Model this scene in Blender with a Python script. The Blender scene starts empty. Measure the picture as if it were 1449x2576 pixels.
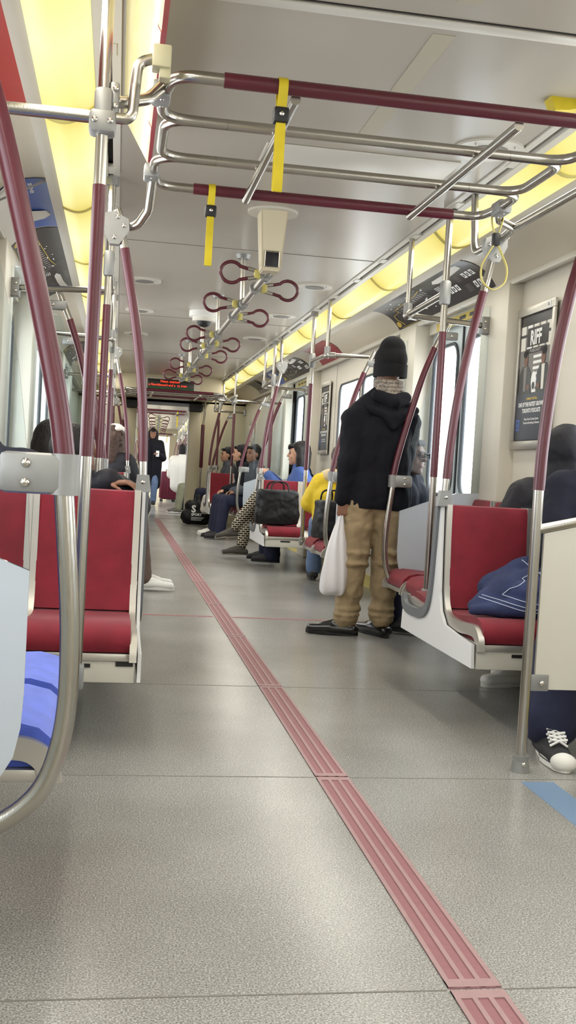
import bpy, bmesh, math, random
from mathutils import Vector, Matrix, Euler
random.seed(7)
PI = math.pi
SC = bpy.context.scene
COL = SC.collection
V = Vector

# ------------------------------------------------------------------ materials
def lin(c):
    c = c / 255.0
    return c / 12.92 if c <= 0.04045 else ((c + 0.055) / 1.055) ** 2.4
def rgb(*c):
    return (lin(c[0]), lin(c[1]), lin(c[2]), 1.0)
MATS = {}
def pm(name, col, rough=0.5, metal=0.0, noise=0.0, nscale=20.0, bump=0.0, bscale=60.0, spec=0.5, emit=0.0, stretch=None, sheen=0.0):
    """principled material with procedural colour variation and bump"""
    m = bpy.data.materials.new(name); m.use_nodes = True
    nt = m.node_tree; b = nt.nodes['Principled BSDF']
    c = rgb(*col)
    b.inputs['Base Color'].default_value = c
    b.inputs['Roughness'].default_value = rough
    b.inputs['Metallic'].default_value = metal
    b.inputs['Specular IOR Level'].default_value = spec
    if sheen:
        b.inputs['Sheen Weight'].default_value = sheen
        b.inputs['Sheen Roughness'].default_value = 0.4
    if emit:
        b.inputs['Emission Color'].default_value = c
        b.inputs['Emission Strength'].default_value = emit
    tc = nt.nodes.new('ShaderNodeTexCoord')
    src = tc.outputs['Object']
    if stretch:
        mp = nt.nodes.new('ShaderNodeMapping'); mp.inputs['Scale'].default_value = stretch
        nt.links.new(src, mp.inputs['Vector']); src = mp.outputs['Vector']
    if noise:
        n = nt.nodes.new('ShaderNodeTexNoise'); n.inputs['Scale'].default_value = nscale; n.inputs['Detail'].default_value = 4
        r = nt.nodes.new('ShaderNodeValToRGB')
        r.color_ramp.elements[0].position = 0.3; r.color_ramp.elements[1].position = 0.7
        r.color_ramp.elements[0].color = [x * (1 - noise) for x in c[:3]] + [1]
        r.color_ramp.elements[1].color = [min(1, x * (1 + noise)) for x in c[:3]] + [1]
        nt.links.new(src, n.inputs['Vector']); nt.links.new(n.outputs['Fac'], r.inputs['Fac'])
        nt.links.new(r.outputs['Color'], b.inputs['Base Color'])
    if bump:
        n = nt.nodes.new('ShaderNodeTexNoise'); n.inputs['Scale'].default_value = bscale; n.inputs['Detail'].default_value = 3
        bp = nt.nodes.new('ShaderNodeBump'); bp.inputs['Strength'].default_value = bump; bp.inputs['Distance'].default_value = 0.01
        nt.links.new(src, n.inputs['Vector']); nt.links.new(n.outputs['Fac'], bp.inputs['Height'])
        nt.links.new(bp.outputs['Normal'], b.inputs['Normal'])
    MATS[name] = m
    return m
def glassmat(name, tint, fac=0.08, frost=None, ior=1.35):
    m = bpy.data.materials.new(name); m.use_nodes = True
    nt = m.node_tree; nt.nodes.clear()
    o = nt.nodes.new('ShaderNodeOutputMaterial')
    t = nt.nodes.new('ShaderNodeBsdfTransparent'); t.inputs['Color'].default_value = tint
    g = nt.nodes.new('ShaderNodeBsdfGlossy'); g.inputs['Roughness'].default_value = 0.03
    mx = nt.nodes.new('ShaderNodeMixShader')
    lw = nt.nodes.new('ShaderNodeFresnel'); lw.inputs['IOR'].default_value = ior or 1.2
    ad = nt.nodes.new('ShaderNodeMath'); ad.operation = 'ADD'; ad.inputs[1].default_value = fac
    if ior: nt.links.new(lw.outputs['Fac'], ad.inputs[0])
    else: ad.inputs[0].default_value = 0.0
    nt.links.new(ad.outputs[0], mx.inputs['Fac'])
    nt.links.new(t.outputs[0], mx.inputs[1]); nt.links.new(g.outputs[0], mx.inputs[2])
    out = mx.outputs[0]
    if frost:
        d = nt.nodes.new('ShaderNodeBsdfDiffuse'); d.inputs['Color'].default_value = rgb(*frost)
        tr = nt.nodes.new('ShaderNodeBsdfTranslucent'); tr.inputs['Color'].default_value = rgb(*frost)
        m2 = nt.nodes.new('ShaderNodeMixShader'); m2.inputs['Fac'].default_value = 0.45
        nt.links.new(d.outputs[0], m2.inputs[1]); nt.links.new(tr.outputs[0], m2.inputs[2])
        m3 = nt.nodes.new('ShaderNodeMixShader'); m3.inputs['Fac'].default_value = 0.92
        nt.links.new(out, m3.inputs[1]); nt.links.new(m2.outputs[0], m3.inputs[2]); out = m3.outputs[0]
    nt.links.new(out, o.inputs['Surface'])
    MATS[name] = m
    return m
M = MATS
pm('cream', (212, 206, 192), 0.42, noise=0.03, nscale=2)
pm('cream_warm', (206, 196, 168), 0.42, noise=0.03, nscale=2)
pm('cove', (200, 191, 172), 0.35, noise=0.02, nscale=2)
pm('ceil', (174, 167, 155), 0.28, noise=0.03, nscale=1.5)
pm('ceil_patch', (178, 170, 150), 0.4)
pm('trim_white', (206, 202, 192), 0.35)
pm('dark_slot', (28, 22, 18), 0.8)
pm('steel', (178, 174, 166), 0.25, 1.0, bump=0.05, bscale=300, stretch=(1, 1, 0.05))
pm('steel_dull', (176, 172, 164), 0.36, 1.0)
pm('cast', (146, 146, 144), 0.45, 0.45, noise=0.05, nscale=30)
pm('cast_box', (188, 182, 150), 0.45)
pm('maroon', (86, 27, 40), 0.3, noise=0.05, nscale=8, spec=0.6)
pm('maroon_dark', (84, 28, 40), 0.32)
pm('seat_red', (122, 22, 38), 0.85, noise=0.18, nscale=9, bump=0.15, bscale=400, sheen=0.12)
pm('seat_blue', (88, 110, 214), 0.85, noise=0.12, nscale=14, bump=0.2, bscale=350, sheen=0.3)
pm('seat_navy', (30, 44, 130), 0.85)
pm('frame_alu', (196, 192, 184), 0.34, 0.75)
pm('shell_grey', (112, 116, 120), 0.45, 0.2)
pm('panel_white', (226, 226, 226), 0.4)
pm('panel_cream', (206, 202, 190), 0.42, noise=0.02, nscale=3)
pm('black', (22, 22, 24), 0.5)
pm('rubber', (34, 34, 36), 0.7)
pm('yellow_strap', (206, 184, 30), 0.55, noise=0.06, nscale=30)
pm('yellow_pale', (206, 194, 112), 0.5)
pm('yellow_trim', (200, 184, 110), 0.6)
pm('grey_dark', (62, 64, 68), 0.5)
pm('bluetape', (112, 136, 164), 0.6)
pm('strip_pink', (164, 132, 132), 0.6, noise=0.05, nscale=30)
pm('strip_groove', (146, 98, 102), 0.6, noise=0.05, nscale=60)
pm('seam', (120, 116, 108), 0.7)
pm('redline', (150, 98, 98), 0.6)
pm('white', (238, 238, 236), 0.5)
pm('offwhite', (220, 216, 206), 0.55)
pm('ad_black', (44, 42, 42), 0.35)
pm('ad_grey', (120, 116, 112), 0.4)
pm('ad_blue', (64, 98, 176), 0.35)
pm('ad_red', (176, 48, 44), 0.35)
pm('ad_maroon', (150, 52, 62), 0.35)
pm('ad_yellow', (214, 184, 80), 0.4)
pm('ad_orange', (206, 110, 60), 0.4)
pm('led_red', (255, 70, 40), 0.5, emit=1.6)
pm('led_green', (40, 70, 44), 0.5, emit=0.25)
pm('skin', (196, 150, 124), 0.55, noise=0.06, nscale=20)
pm('skin_dark', (140, 98, 76), 0.55, noise=0.06, nscale=20)
pm('skin_dim', (118, 86, 72), 0.5, noise=0.08, nscale=20)  # dim view in the glass put into the skin colour; also printed faces
pm('hair_black', (22, 18, 19), 0.5, spec=0.3, noise=0.25, nscale=50, bump=0.6, bscale=120, stretch=(1, 1, 0.15))
pm('hair_brown', (66, 44, 34), 0.5, noise=0.3, nscale=40, bump=0.7, bscale=70)
pm('jacket_black', (21, 21, 29), 0.85, spec=0.25, noise=0.15, nscale=6, bump=0.35, bscale=12)
pm('jacket_navy', (27, 28, 42), 0.8, spec=0.25, noise=0.15, nscale=8, bump=0.35, bscale=14)
pm('puffer', (30, 29, 35), 0.6, spec=0.25, noise=0.15, nscale=8, bump=0.5, bscale=16)
pm('jacket_grey', (72, 76, 84), 0.8, noise=0.12, nscale=8, bump=0.3, bscale=14)
pm('jacket_blue', (54, 80, 140), 0.7, noise=0.15, nscale=8, bump=0.4, bscale=18)
pm('jacket_yellow', (222, 190, 34), 0.65, noise=0.12, nscale=8, bump=0.4, bscale=18)
pm('hood_cream', (206, 188, 152), 0.8, noise=0.1, nscale=12, bump=0.4, bscale=30)
pm('orange', (236, 110, 84), 0.7)
pm('beanie', (14, 14, 18), 0.95, noise=0.2, nscale=60, bump=0.6, bscale=160, stretch=(1, 1, 0.3))
pm('scarf', (150, 140, 130), 0.95, noise=0.55, nscale=70, bump=1.0, bscale=90)
pm('khaki', (158, 138, 106), 0.85, noise=0.1, nscale=7, bump=0.5, bscale=16)
pm('olive', (112, 112, 90), 0.85, noise=0.1, nscale=7, bump=0.4, bscale=16)
pm('denim', (38, 48, 86), 0.85, noise=0.3, nscale=10, bump=0.3, bscale=200)
pm('denim_dark', (28, 32, 58), 0.85, noise=0.2, nscale=8, bump=0.3, bscale=30)
pm('denim_pale', (96, 116, 150), 0.85, noise=0.2, nscale=8, bump=0.3, bscale=40)
pm('brownpant', (92, 74, 66), 0.85, noise=0.2, nscale=8, bump=0.3, bscale=40)
pm('stitch', (178, 186, 206), 0.7)
pm('shoe_black', (18, 18, 20), 0.2, spec=0.7)
pm('shoe_matte', (34, 34, 36), 0.7)
pm('shoe_grey', (84, 80, 74), 0.8)
pm('shoe_white', (226, 224, 218), 0.6)
pm('sole_white', (222, 220, 214), 0.6)
pm('sole_grey', (150, 144, 134), 0.7)
pm('bag_white', (232, 230, 232), 0.4, noise=0.03, nscale=10, bump=0.7, bscale=9, stretch=(1, 1, 0.35))
pm('bag_black', (18, 18, 21), 0.5, spec=0.3, noise=0.2, nscale=5, bump=0.4, bscale=8)
pm('suitcase', (108, 26, 52), 0.5, noise=0.1, nscale=10)
pm('green', (42, 120, 104), 0.7)
pm('phone', (40, 42, 46), 0.2)
pm('screw', (210, 206, 198), 0.2, 1.0)
pm('knit_white', (226, 222, 214), 0.95, bump=0.8, bscale=70)
glassmat('pane_glass', (0.96, 0.98, 0.98, 1), 0.06, ior=0)
glassmat('glass_part', (0.93, 0.96, 0.97, 1), 0.0, ior=1.19)
glassmat('frost', (0.9, 0.95, 0.97, 1), 0.03, frost=(220, 226, 232))
# floor speckle
def floor_mat():
    m = bpy.data.materials.new('floor_speckle'); m.use_nodes = True
    nt = m.node_tree; b = nt.nodes['Principled BSDF']
    tc = nt.nodes.new('ShaderNodeTexCoord')
    n1 = nt.nodes.new('ShaderNodeTexNoise'); n1.inputs['Scale'].default_value = 260; n1.inputs['Detail'].default_value = 2
    n2 = nt.nodes.new('ShaderNodeTexNoise'); n2.inputs['Scale'].default_value = 1.6; n2.inputs['Detail'].default_value = 3
    n3 = nt.nodes.new('ShaderNodeTexVoronoi'); n3.inputs['Scale'].default_value = 190
    r1 = nt.nodes.new('ShaderNodeValToRGB')
    r1.color_ramp.elements[0].position = 0.32; r1.color_ramp.elements[0].color = rgb(112, 111, 108)
    r1.color_ramp.elements[1].position = 0.68; r1.color_ramp.elements[1].color = rgb(196, 193, 188)
    e = r1.color_ramp.elements.new(0.5); e.color = rgb(156, 154, 149)
    mx = nt.nodes.new('ShaderNodeMixRGB'); mx.blend_type = 'MULTIPLY'; mx.inputs['Fac'].default_value = 0.7
    r2 = nt.nodes.new('ShaderNodeValToRGB')
    r2.color_ramp.elements[0].position = 0.3; r2.color_ramp.elements[0].color = (0.66, 0.66, 0.64, 1)
    r2.color_ramp.elements[1].position = 0.7; r2.color_ramp.elements[1].color = (1, 1, 1, 1)
    for n in (n1, n2, n3): nt.links.new(tc.outputs['Object'], n.inputs['Vector'])
    nt.links.new(n1.outputs['Fac'], r1.inputs['Fac']); nt.links.new(n2.outputs['Fac'], r2.inputs['Fac'])
    nt.links.new(r1.outputs['Color'], mx.inputs[1]); nt.links.new(r2.outputs['Color'], mx.inputs[2])
    m4 = nt.nodes.new('ShaderNodeMixRGB'); m4.blend_type = 'OVERLAY'; m4.inputs['Fac'].default_value = 0.18
    nt.links.new(mx.outputs[0], m4.inputs[1]); nt.links.new(n3.outputs['Distance'], m4.inputs[2])
    nt.links.new(m4.outputs[0], b.inputs['Base Color'])
    b.inputs['Roughness'].default_value = 0.24
    b.inputs['Specular IOR Level'].default_value = 0.45
    M['floor'] = m
floor_mat()
def check_mat():
    m = bpy.data.materials.new('houndstooth'); m.use_nodes = True
    nt = m.node_tree; b = nt.nodes['Principled BSDF']
    tc = nt.nodes.new('ShaderNodeTexCoord')
    k = nt.nodes.new('ShaderNodeTexBrick')
    k.inputs['Scale'].default_value = 11; k.inputs['Color1'].default_value = rgb(28, 26, 28); k.inputs['Color2'].default_value = rgb(34, 32, 34)
    k.inputs['Mortar'].default_value = rgb(206, 194, 168); k.inputs['Mortar Size'].default_value = 0.045
    mp = nt.nodes.new('ShaderNodeMapping'); mp.inputs['Rotation'].default_value = (1.57, 0, 0)
    nt.links.new(tc.outputs['Object'], mp.inputs['Vector']); nt.links.new(mp.outputs['Vector'], k.inputs['Vector'])
    nt.links.new(k.outputs['Color'], b.inputs['Base Color']); b.inputs['Roughness'].default_value = 0.85
    M['houndstooth'] = m
check_mat()
def light_mat():
    """yellowish ribbed fluorescent diffuser"""
    m = bpy.data.materials.new('diffuser_glow'); m.use_nodes = True
    nt = m.node_tree; b = nt.nodes['Principled BSDF']
    b.inputs['Base Color'].default_value = rgb(150, 140, 90); b.inputs['Roughness'].default_value = 0.4
    tc = nt.nodes.new('ShaderNodeTexCoord'); sp = nt.nodes.new('ShaderNodeSeparateXYZ')
    nt.links.new(tc.outputs['Generated'], sp.inputs[0])
    # brighter in the middle of each tube cover, dimmer towards its ends
    r = nt.nodes.new('ShaderNodeValToRGB')
    els = r.color_ramp.elements
    els[0].position = 0.0; els[0].color = rgb(216, 198, 96)
    els[1].position = 1.0; els[1].color = rgb(216, 198, 96)
    for p, c in ((0.12, (240, 226, 132)), (0.5, (254, 246, 180)), (0.88, (240, 226, 132))):
        e = els.new(p); e.color = rgb(*c)
    nt.links.new(sp.outputs['Y'], r.inputs['Fac'])
    nt.links.new(r.outputs['Color'], b.inputs['Emission Color'])
    b.inputs['Emission Strength'].default_value = 0.95
    m.cycles.emission_sampling = 'NONE'
    M['diffuser'] = m
light_mat()

# ------------------------------------------------------------------ mesh helpers
class MB:
    def __init__(s): s.bm = bmesh.new()
    def box(s, lo, hi, bev=0.0, mat=None):
        c = [(a + b) / 2 for a, b in zip(lo, hi)]; d = [abs(b - a) for a, b in zip(lo, hi)]
        r = bmesh.ops.create_cube(s.bm, size=1.0)
        vs = r['verts']
        bmesh.ops.scale(s.bm, vec=d, verts=vs); bmesh.ops.translate(s.bm, vec=c, verts=vs)
        if bev:
            es = list({e for v in vs for e in v.link_edges})
            q = bmesh.ops.bevel(s.bm, geom=es, offset=min(bev, min(d) * 0.45), segments=2, affect='EDGES', profile=0.5)
            vs = list({v for f in q['faces'] for v in f.verts} | {v for v in vs if v.is_valid})
        if mat is not None: bmesh.ops.transform(s.bm, matrix=mat, verts=vs)
        return s
    def tube(s, pts, r, fil=0.0, n=14, seg=6, caps=True, closed=False):
        P = [V(p) for p in pts]
        if fil: P = fillet(P, fil, seg)
        rs = r if isinstance(r, (list, tuple)) else [r] * len(P)
        N = len(P); rings = []; nrm = None
        for i, p in enumerate(P):
            if closed: t = (P[(i + 1) % N] - P[i - 1]).normalized()
            else:
                a = P[min(i + 1, N - 1)] - p; b = p - P[max(i - 1, 0)]
                t = ((a.normalized() if a.length > 1e-9 else V()) + (b.normalized() if b.length > 1e-9 else V())).normalized()
            if nrm is None:
                nrm = t.cross(V((0, 0, 1)))
                if nrm.length < 0.1: nrm = t.cross(V((1, 0, 0)))
            nrm = (nrm - t * nrm.dot(t)).normalized()
            bn = t.cross(nrm)
            rings.append([s.bm.verts.new(p + (nrm * math.cos(2 * PI * k / n) + bn * math.sin(2 * PI * k / n)) * rs[i]) for k in range(n)])
        for i in range(N if closed else N - 1):
            A, B = rings[i], rings[(i + 1) % N]
            for k in range(n):
                s.bm.faces.new((A[k], A[(k + 1) % n], B[(k + 1) % n], B[k]))
        if caps and not closed:
            s.bm.faces.new(list(reversed(rings[0]))); s.bm.faces.new(rings[-1])
        return s
    def ribbon(s, pts, side, w, t, closed=False):
        """flat strip: pts path, side = constant width direction, w width, t thickness"""
        P = [V(p) for p in pts]; side = V(side).normalized(); N = len(P); rings = []
        for i, p in enumerate(P):
            if closed: d = P[(i + 1) % N] - P[i - 1]
            else: d = P[min(i + 1, N - 1)] - P[max(i - 1, 0)]
            nn = d.normalized().cross(side).normalized()
            rings.append([s.bm.verts.new(p + side * a * w / 2 + nn * b * t / 2) for a, b in ((-1, -1), (1, -1), (1, 1), (-1, 1))])
        for i in range(N if closed else N - 1):
            A, B = rings[i], rings[(i + 1) % N]
            for k in range(4): s.bm.faces.new((A[k], A[(k + 1) % 4], B[(k + 1) % 4], B[k]))
        if not closed:
            s.bm.faces.new(list(reversed(rings[0]))); s.bm.faces.new(rings[-1])
        return s
    def prism(s, poly, axis, a0, a1):
        """extrude a 2D polygon along an axis: axis x -> poly is (y,z); y -> (x,z); z -> (x,y)"""
        def mk(u, v, a): return {'x': (a, u, v), 'y': (u, a, v), 'z': (u, v, a)}[axis]
        A = [s.bm.verts.new(mk(u, v, a0)) for u, v in poly]; B = [s.bm.verts.new(mk(u, v, a1)) for u, v in poly]
        n = len(poly)
        s.bm.faces.new(A); s.bm.faces.new(list(reversed(B)))
        for i in range(n): s.bm.faces.new((A[i], B[i], B[(i + 1) % n], A[(i + 1) % n]))
        return s
    def sphere(s, c, r, seg=16, ring=10, rot=None):
        q = bmesh.ops.create_uvsphere(s.bm, u_segments=seg, v_segments=ring, radius=1.0)
        rr = r if isinstance(r, (list, tuple)) else (r, r, r)
        m = Matrix.Translation(V(c)) @ (rot.to_matrix().to_4x4() if rot is not None else Matrix()) @ Matrix.Diagonal((rr[0], rr[1], rr[2], 1))
        bmesh.ops.transform(s.bm, matrix=m, verts=q['verts']); return s
    def cap(s, p0, r0, p1, r1, seg=16):
        """tapered capsule"""
        p0, p1 = V(p0), V(p1); d = p1 - p0
        q = bmesh.ops.create_uvsphere(s.bm, u_segments=seg, v_segments=11, radius=1.0)
        R = V((0, 0, 1)).rotation_difference(d.normalized() if d.length > 1e-6 else V((0, 0, 1))).to_matrix()
        for v in q['verts']:
            top = v.co.z > 0
            v.co = (p1 if top else p0) + (R @ v.co) * (r1 if top else r0)
        return s
    def chain(s, pts, rs):
        for i in range(len(pts) - 1): s.cap(pts[i], rs[i], pts[i + 1], rs[i + 1])
        return s
    def disc(s, c, r, h, axis='z', n=24, r2=None):
        q = bmesh.ops.create_cone(s.bm, cap_ends=True, segments=n, radius1=r, radius2=r if r2 is None else r2, depth=h)
        m = Matrix.Translation(V(c))
        if axis == 'x': m = m @ Matrix.Rotation(PI / 2, 4, 'Y')
        if axis == 'y': m = m @ Matrix.Rotation(PI / 2, 4, 'X')
        bmesh.ops.transform(s.bm, matrix=m, verts=q['verts']); return s
    def grid(s, fn, nu, nv, thick=None):
        vs = [[s.bm.verts.new(fn(i / nu, j / nv)) for j in range(nv + 1)] for i in range(nu + 1)]
        for i in range(nu):
            for j in range(nv): s.bm.faces.new((vs[i][j], vs[i + 1][j], vs[i + 1][j + 1], vs[i][j + 1]))
        return s
    def mesh(s, name='mesh', smooth=True, recalc=True):
        if recalc: bmesh.ops.recalc_face_normals(s.bm, faces=s.bm.faces)
        me = bpy.data.meshes.new(name); s.bm.to_mesh(me); s.bm.free()
        if smooth and len(me.polygons):
            me.shade_smooth()
            try: me.set_sharp_from_angle(angle=math.radians(40))
            except Exception: pass
        return me
def fillet(P, r, seg=6):
    out = [P[0]]
    for i in range(1, len(P) - 1):
        a, b, c = P[i - 1], P[i], P[i + 1]
        u = (a - b); v = (c - b); lu, lv = u.length, v.length
        if lu < 1e-6 or lv < 1e-6: continue
        u /= lu; v /= lv
        ang = u.angle(v)
        if ang > PI - 0.02: out.append(b); continue
        d = min(r / math.tan(ang / 2), lu * 0.49, lv * 0.49)
        p, q = b + u * d, b + v * d
        for k in range(seg + 1):
            t = k / seg
            out.append(p * (1 - t) ** 2 + b * 2 * t * (1 - t) + q * t * t)
    out.append(P[-1]); return out
def smooth_path(pts, n=8):
    """Catmull-Rom through the points"""
    P = [V(p) for p in pts]; P = [P[0] * 2 - P[1]] + P + [P[-1] * 2 - P[-2]]; out = []
    for i in range(1, len(P) - 2):
        for k in range(n):
            t = k / n; a, b, c, d = P[i - 1], P[i], P[i + 1], P[i + 2]
            out.append(0.5 * ((2 * b) + (c - a) * t + (2 * a - 5 * b + 4 * c - d) * t * t + (3 * b - a - 3 * c + d) * t ** 3))
    out.append(P[-2]); return out

# ------------------------------------------------------------------ object helpers
XF = Matrix()           # placement of the car being built
def obj(name, mb, mat, parent=None, loc=None, smooth=True):
    me = mb.mesh(name, smooth) if isinstance(mb, MB) else mb
    o = bpy.data.objects.new(name, me); COL.objects.link(o)
    if mat and not me.materials: me.materials.append(M[mat] if isinstance(mat, str) else mat)
    if parent is not None: o.parent = parent
    if loc is not None: o.location = loc
    return o
def tag(o, label, cat, group=None, kind=None):
    o['label'] = label
    if cat: o['category'] = cat
    if group: o['group'] = group
    if kind: o['kind'] = kind
    return o
def empty(name, loc=(0, 0, 0), rz=0.0):
    o = bpy.data.objects.new(name, None); COL.objects.link(o)
    o.empty_display_size = 0.05
    o.matrix_world = XF @ Matrix.Translation(V(loc)) @ Matrix.Rotation(rz, 4, 'Z')
    return o
def thing(name, label, cat, loc=(0, 0, 0), rz=0.0, group=None):
    return tag(empty(name, loc, rz), label, cat, group)
KIDS = {}
def dup(root, loc, rz=0.0):
    """copy of a thing with its parts and sub-parts, meshes shared"""
    r = root.copy(); COL.objects.link(r)
    r.matrix_world = XF @ Matrix.Translation(V(loc)) @ Matrix.Rotation(rz, 4, 'Z')
    for ch in list(root.children):
        c = ch.copy(); COL.objects.link(c); c.parent = r
        for g in list(ch.children):
            d = g.copy(); COL.objects.link(d); d.parent = c
    return r
PROTO = {}
def place(key, build, label, cat, loc, rz=0.0, group=None):
    """first use builds the thing, later uses copy it"""
    if key not in PROTO:
        r = build(); PROTO[key] = r
        r.matrix_world = XF @ Matrix.Translation(V(loc)) @ Matrix.Rotation(rz, 4, 'Z')
    else: r = dup(PROTO[key], loc, rz)
    tag(r, label, cat, group)
    return r
def struct(name, mb, mat, label=None, loc=(0, 0, 0)):
    o = obj(name, mb, mat)
    o.matrix_world = XF @ Matrix.Translation(V(loc))
    o['kind'] = 'structure'
    if label: o['label'] = label
    return o
ORD = ['first', 'second', 'third', 'fourth', 'fifth', 'sixth', 'seventh', 'eighth', 'ninth', 'tenth', 'eleventh', 'twelfth', 'thirteenth', 'fourteenth', 'fifteenth', 'sixteenth']
CNT = {}
def nth(k):
    CNT[k] = CNT.get(k, -1) + 1
    return ORD[min(CNT[k], 15)]
TMP = bpy.data.scenes.new('workbench')      # scratch scene for evaluating single meshes, removed at the end
def baked(o):
    TMP.collection.objects.link(o); vl = TMP.view_layers[0]; vl.update()
    dg = vl.depsgraph; dg.update()
    me = bpy.data.meshes.new_from_object(o.evaluated_get(dg))
    bpy.data.objects.remove(o); return me
def text_mesh(s, size, align='LEFT', bold=0.0, sx=1.0):
    k = (s, size, align, bold, sx)
    cu = bpy.data.curves.new('lettering', 'FONT'); cu.body = s; cu.size = size; cu.align_x = align; cu.offset = bold
    cu.resolution_u = 2
    me = baked(bpy.data.objects.new('lettering', cu))
    if sx != 1.0:
        for v in me.vertices: v.co.x *= sx
    return me
class Decals:
    """flat artwork laid on a mapped panel: fn(a, b, off) -> point"""
    def __init__(s, fn): s.fn = fn; s.by = {}
    def bmof(s, mat): return s.by.setdefault(mat, bmesh.new())
    def quad(s, a0, b0, a1, b1, mat, off=0.001, n=1):
        bm = s.bmof(mat)
        for i in range(n):
            for j in range(n):
                x0, x1 = a0 + (a1 - a0) * i / n, a0 + (a1 - a0) * (i + 1) / n
                y0, y1 = b0 + (b1 - b0) * j / n, b0 + (b1 - b0) * (j + 1) / n
                bm.faces.new([bm.verts.new(s.fn(x, y, off)) for x, y in ((x0, y0), (x1, y0), (x1, y1), (x0, y1))])
        return s
    def poly(s, pts, mat, off=0.0012):
        bm = s.bmof(mat); bm.faces.new([bm.verts.new(s.fn(x, y, off)) for x, y in pts]); return s
    def ell(s, a, b, ra, rb, mat, off=0.0012, n=20):
        return s.poly([(a + ra * math.cos(2 * PI * k / n), b + rb * math.sin(2 * PI * k / n)) for k in range(n)], mat, off)
    def line(s, pts, w, mat, off=0.0015):
        for (x0, y0), (x1, y1) in zip(pts[:-1], pts[1:]):
            d = V((x1 - x0, y1 - y0)); L = d.length
            if L < 1e-6: continue
            nx, ny = -d.y / L * w / 2, d.x / L * w / 2
            s.poly([(x0 - nx, y0 - ny), (x1 - nx, y1 - ny), (x1 + nx, y1 + ny), (x0 + nx, y0 + ny)], mat, off)
        return s
    def text(s, t, a, b, size, mat, align='LEFT', off=0.002, bold=0.0, sx=1.0):
        me = text_mesh(t, size, align, bold, sx); bm = s.bmof(mat)
        vs = [bm.verts.new(s.fn(a + v.co.x, b + v.co.y, off)) for v in me.vertices]
        for p in me.polygons:
            try: bm.faces.new([vs[i] for i in p.vertices])
            except ValueError: pass
        bpy.data.meshes.remove(me); return s
    def build(s, parent, names):
        for mat, bm in s.by.items():
            me = bpy.data.meshes.new('artwork'); bm.to_mesh(me); bm.free()
            obj(names.get(mat, 'printed_artwork'), me, mat, parent)
# ------------------------------------------------------------------ car shell
WIN_N = [0]; DOOR_N = [0]; TRIM_N = [0]
def nm(kind):
    c = {'window': WIN_N, 'door': DOOR_N, 'trim': TRIM_N}[kind]; c[0] += 1
    return '%s_%d' % (kind, c[0])
def rrect(a0, b0, a1, b1, r, n=6):
    pts = []
    for cx, cy, s in ((a1 - r, b1 - r, 0), (a0 + r, b1 - r, 1), (a0 + r, b0 + r, 2), (a1 - r, b0 + r, 3)):
        for k in range(n + 1):
            t = PI / 2 * (s + k / n); pts.append((cx + r * math.cos(t), cy + r * math.sin(t)))
    return pts
def ring_plate(mb, outer, inner, x0, x1):
    """plate with a rounded hole; outer = (y0,z0,y1,z1), inner = rounded loop of (y,z) that starts top right, goes round"""
    y0, z0, y1, z1 = outer
    n = len(inner) // 4; corners = [(y1, z1), (y0, z1), (y0, z0), (y1, z0)]
    for x in (x0, x1):
        vi = [mb.bm.verts.new((x, a, b)) for a, b in inner]; vo = [mb.bm.verts.new((x, a, b)) for a, b in corners]
        N = len(vi)
        for c in range(4):
            for k in range(n - 1):
                i = c * n + k
                mb.bm.faces.new((vo[c], vi[i], vi[i + 1]))
            i = c * n + n - 1
            mb.bm.faces.new((vo[c], vi[i], vi[(i + 1) % N], vo[(c + 1) % 4]))
    N = len(inner)
    a = [mb.bm.verts.new((x0, p, q)) for p, q in inner]; b = [mb.bm.verts.new((x1, p, q)) for p, q in inner]
    for i in range(N): mb.bm.faces.new((a[i], a[(i + 1) % N], b[(i + 1) % N], b[i]))
    return mb
WX = 1.42
def window(s, y0, y1, z0=0.84, z1=1.86):
    r = bpy.data.objects.new(nm('window'), None); COL.objects.link(r); r.matrix_world = XF.copy(); r['kind'] = 'structure'
    inner = rrect(y0 + .045, z0 + .045, y1 - .045, z1 - .045, 0.10)
    obj('window_frame', ring_plate(MB(), (y0, z0, y1, z1), inner, s * (WX - .012), s * (WX + .05)), 'cream', r)
    obj('gasket', MB().tube([(s * (WX - .008), a, b) for a, b in inner], 0.012, closed=True, n=8), 'grey_dark', r)
    obj('pane', MB().grid(lambda u, v: V((s * (WX + .024), y0 + .03 + (y1 - y0 - .06) * u, z0 + .03 + (z1 - z0 - .06) * v)), 1, 1), 'pane_glass', r)
def door(s, yc):
    """double sliding door: two leaves with tall rounded windows"""
    r = bpy.data.objects.new(nm('door'), None); COL.objects.link(r); r.matrix_world = XF.copy(); r['kind'] = 'structure'
    for k in (-1, 1):
        a, b = sorted((yc + k * .012, yc + k * .70))
        inner = rrect(a + .075, .84, b - .075, 1.86, .12)
        leaf = obj('door_leaf', ring_plate(MB(), (a, .0, b, 1.97), inner, s * 1.47, s * 1.50), 'door_grey', r)
        obj('gasket', MB().tube([(s * 1.468, p, q) for p, q in inner], 0.014, closed=True, n=8), 'grey_dark', leaf)
        obj('pane', MB().grid(lambda u, v: V((s * 1.485, a + .06 + (b - a - .12) * u, .82 + 1.06 * v)), 1, 1), 'pane_glass', leaf)
    obj('rubber_seal', MB().box((s * 1.462, yc - .012, 0), (s * 1.505, yc + .012, 1.97)), 'rubber', r)
    obj('threshold', MB().box((s * 1.36, yc - .72, 0), (s * 1.5, yc + .72, .006)), 'yellow_trim', r)
pm('gloss_panel', (226, 214, 160), 0.12, spec=0.8)  # yellow reflection of the light strip put into the base colour
pm('door_grey', (196, 202, 206), 0.3, 0.25)
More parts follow.
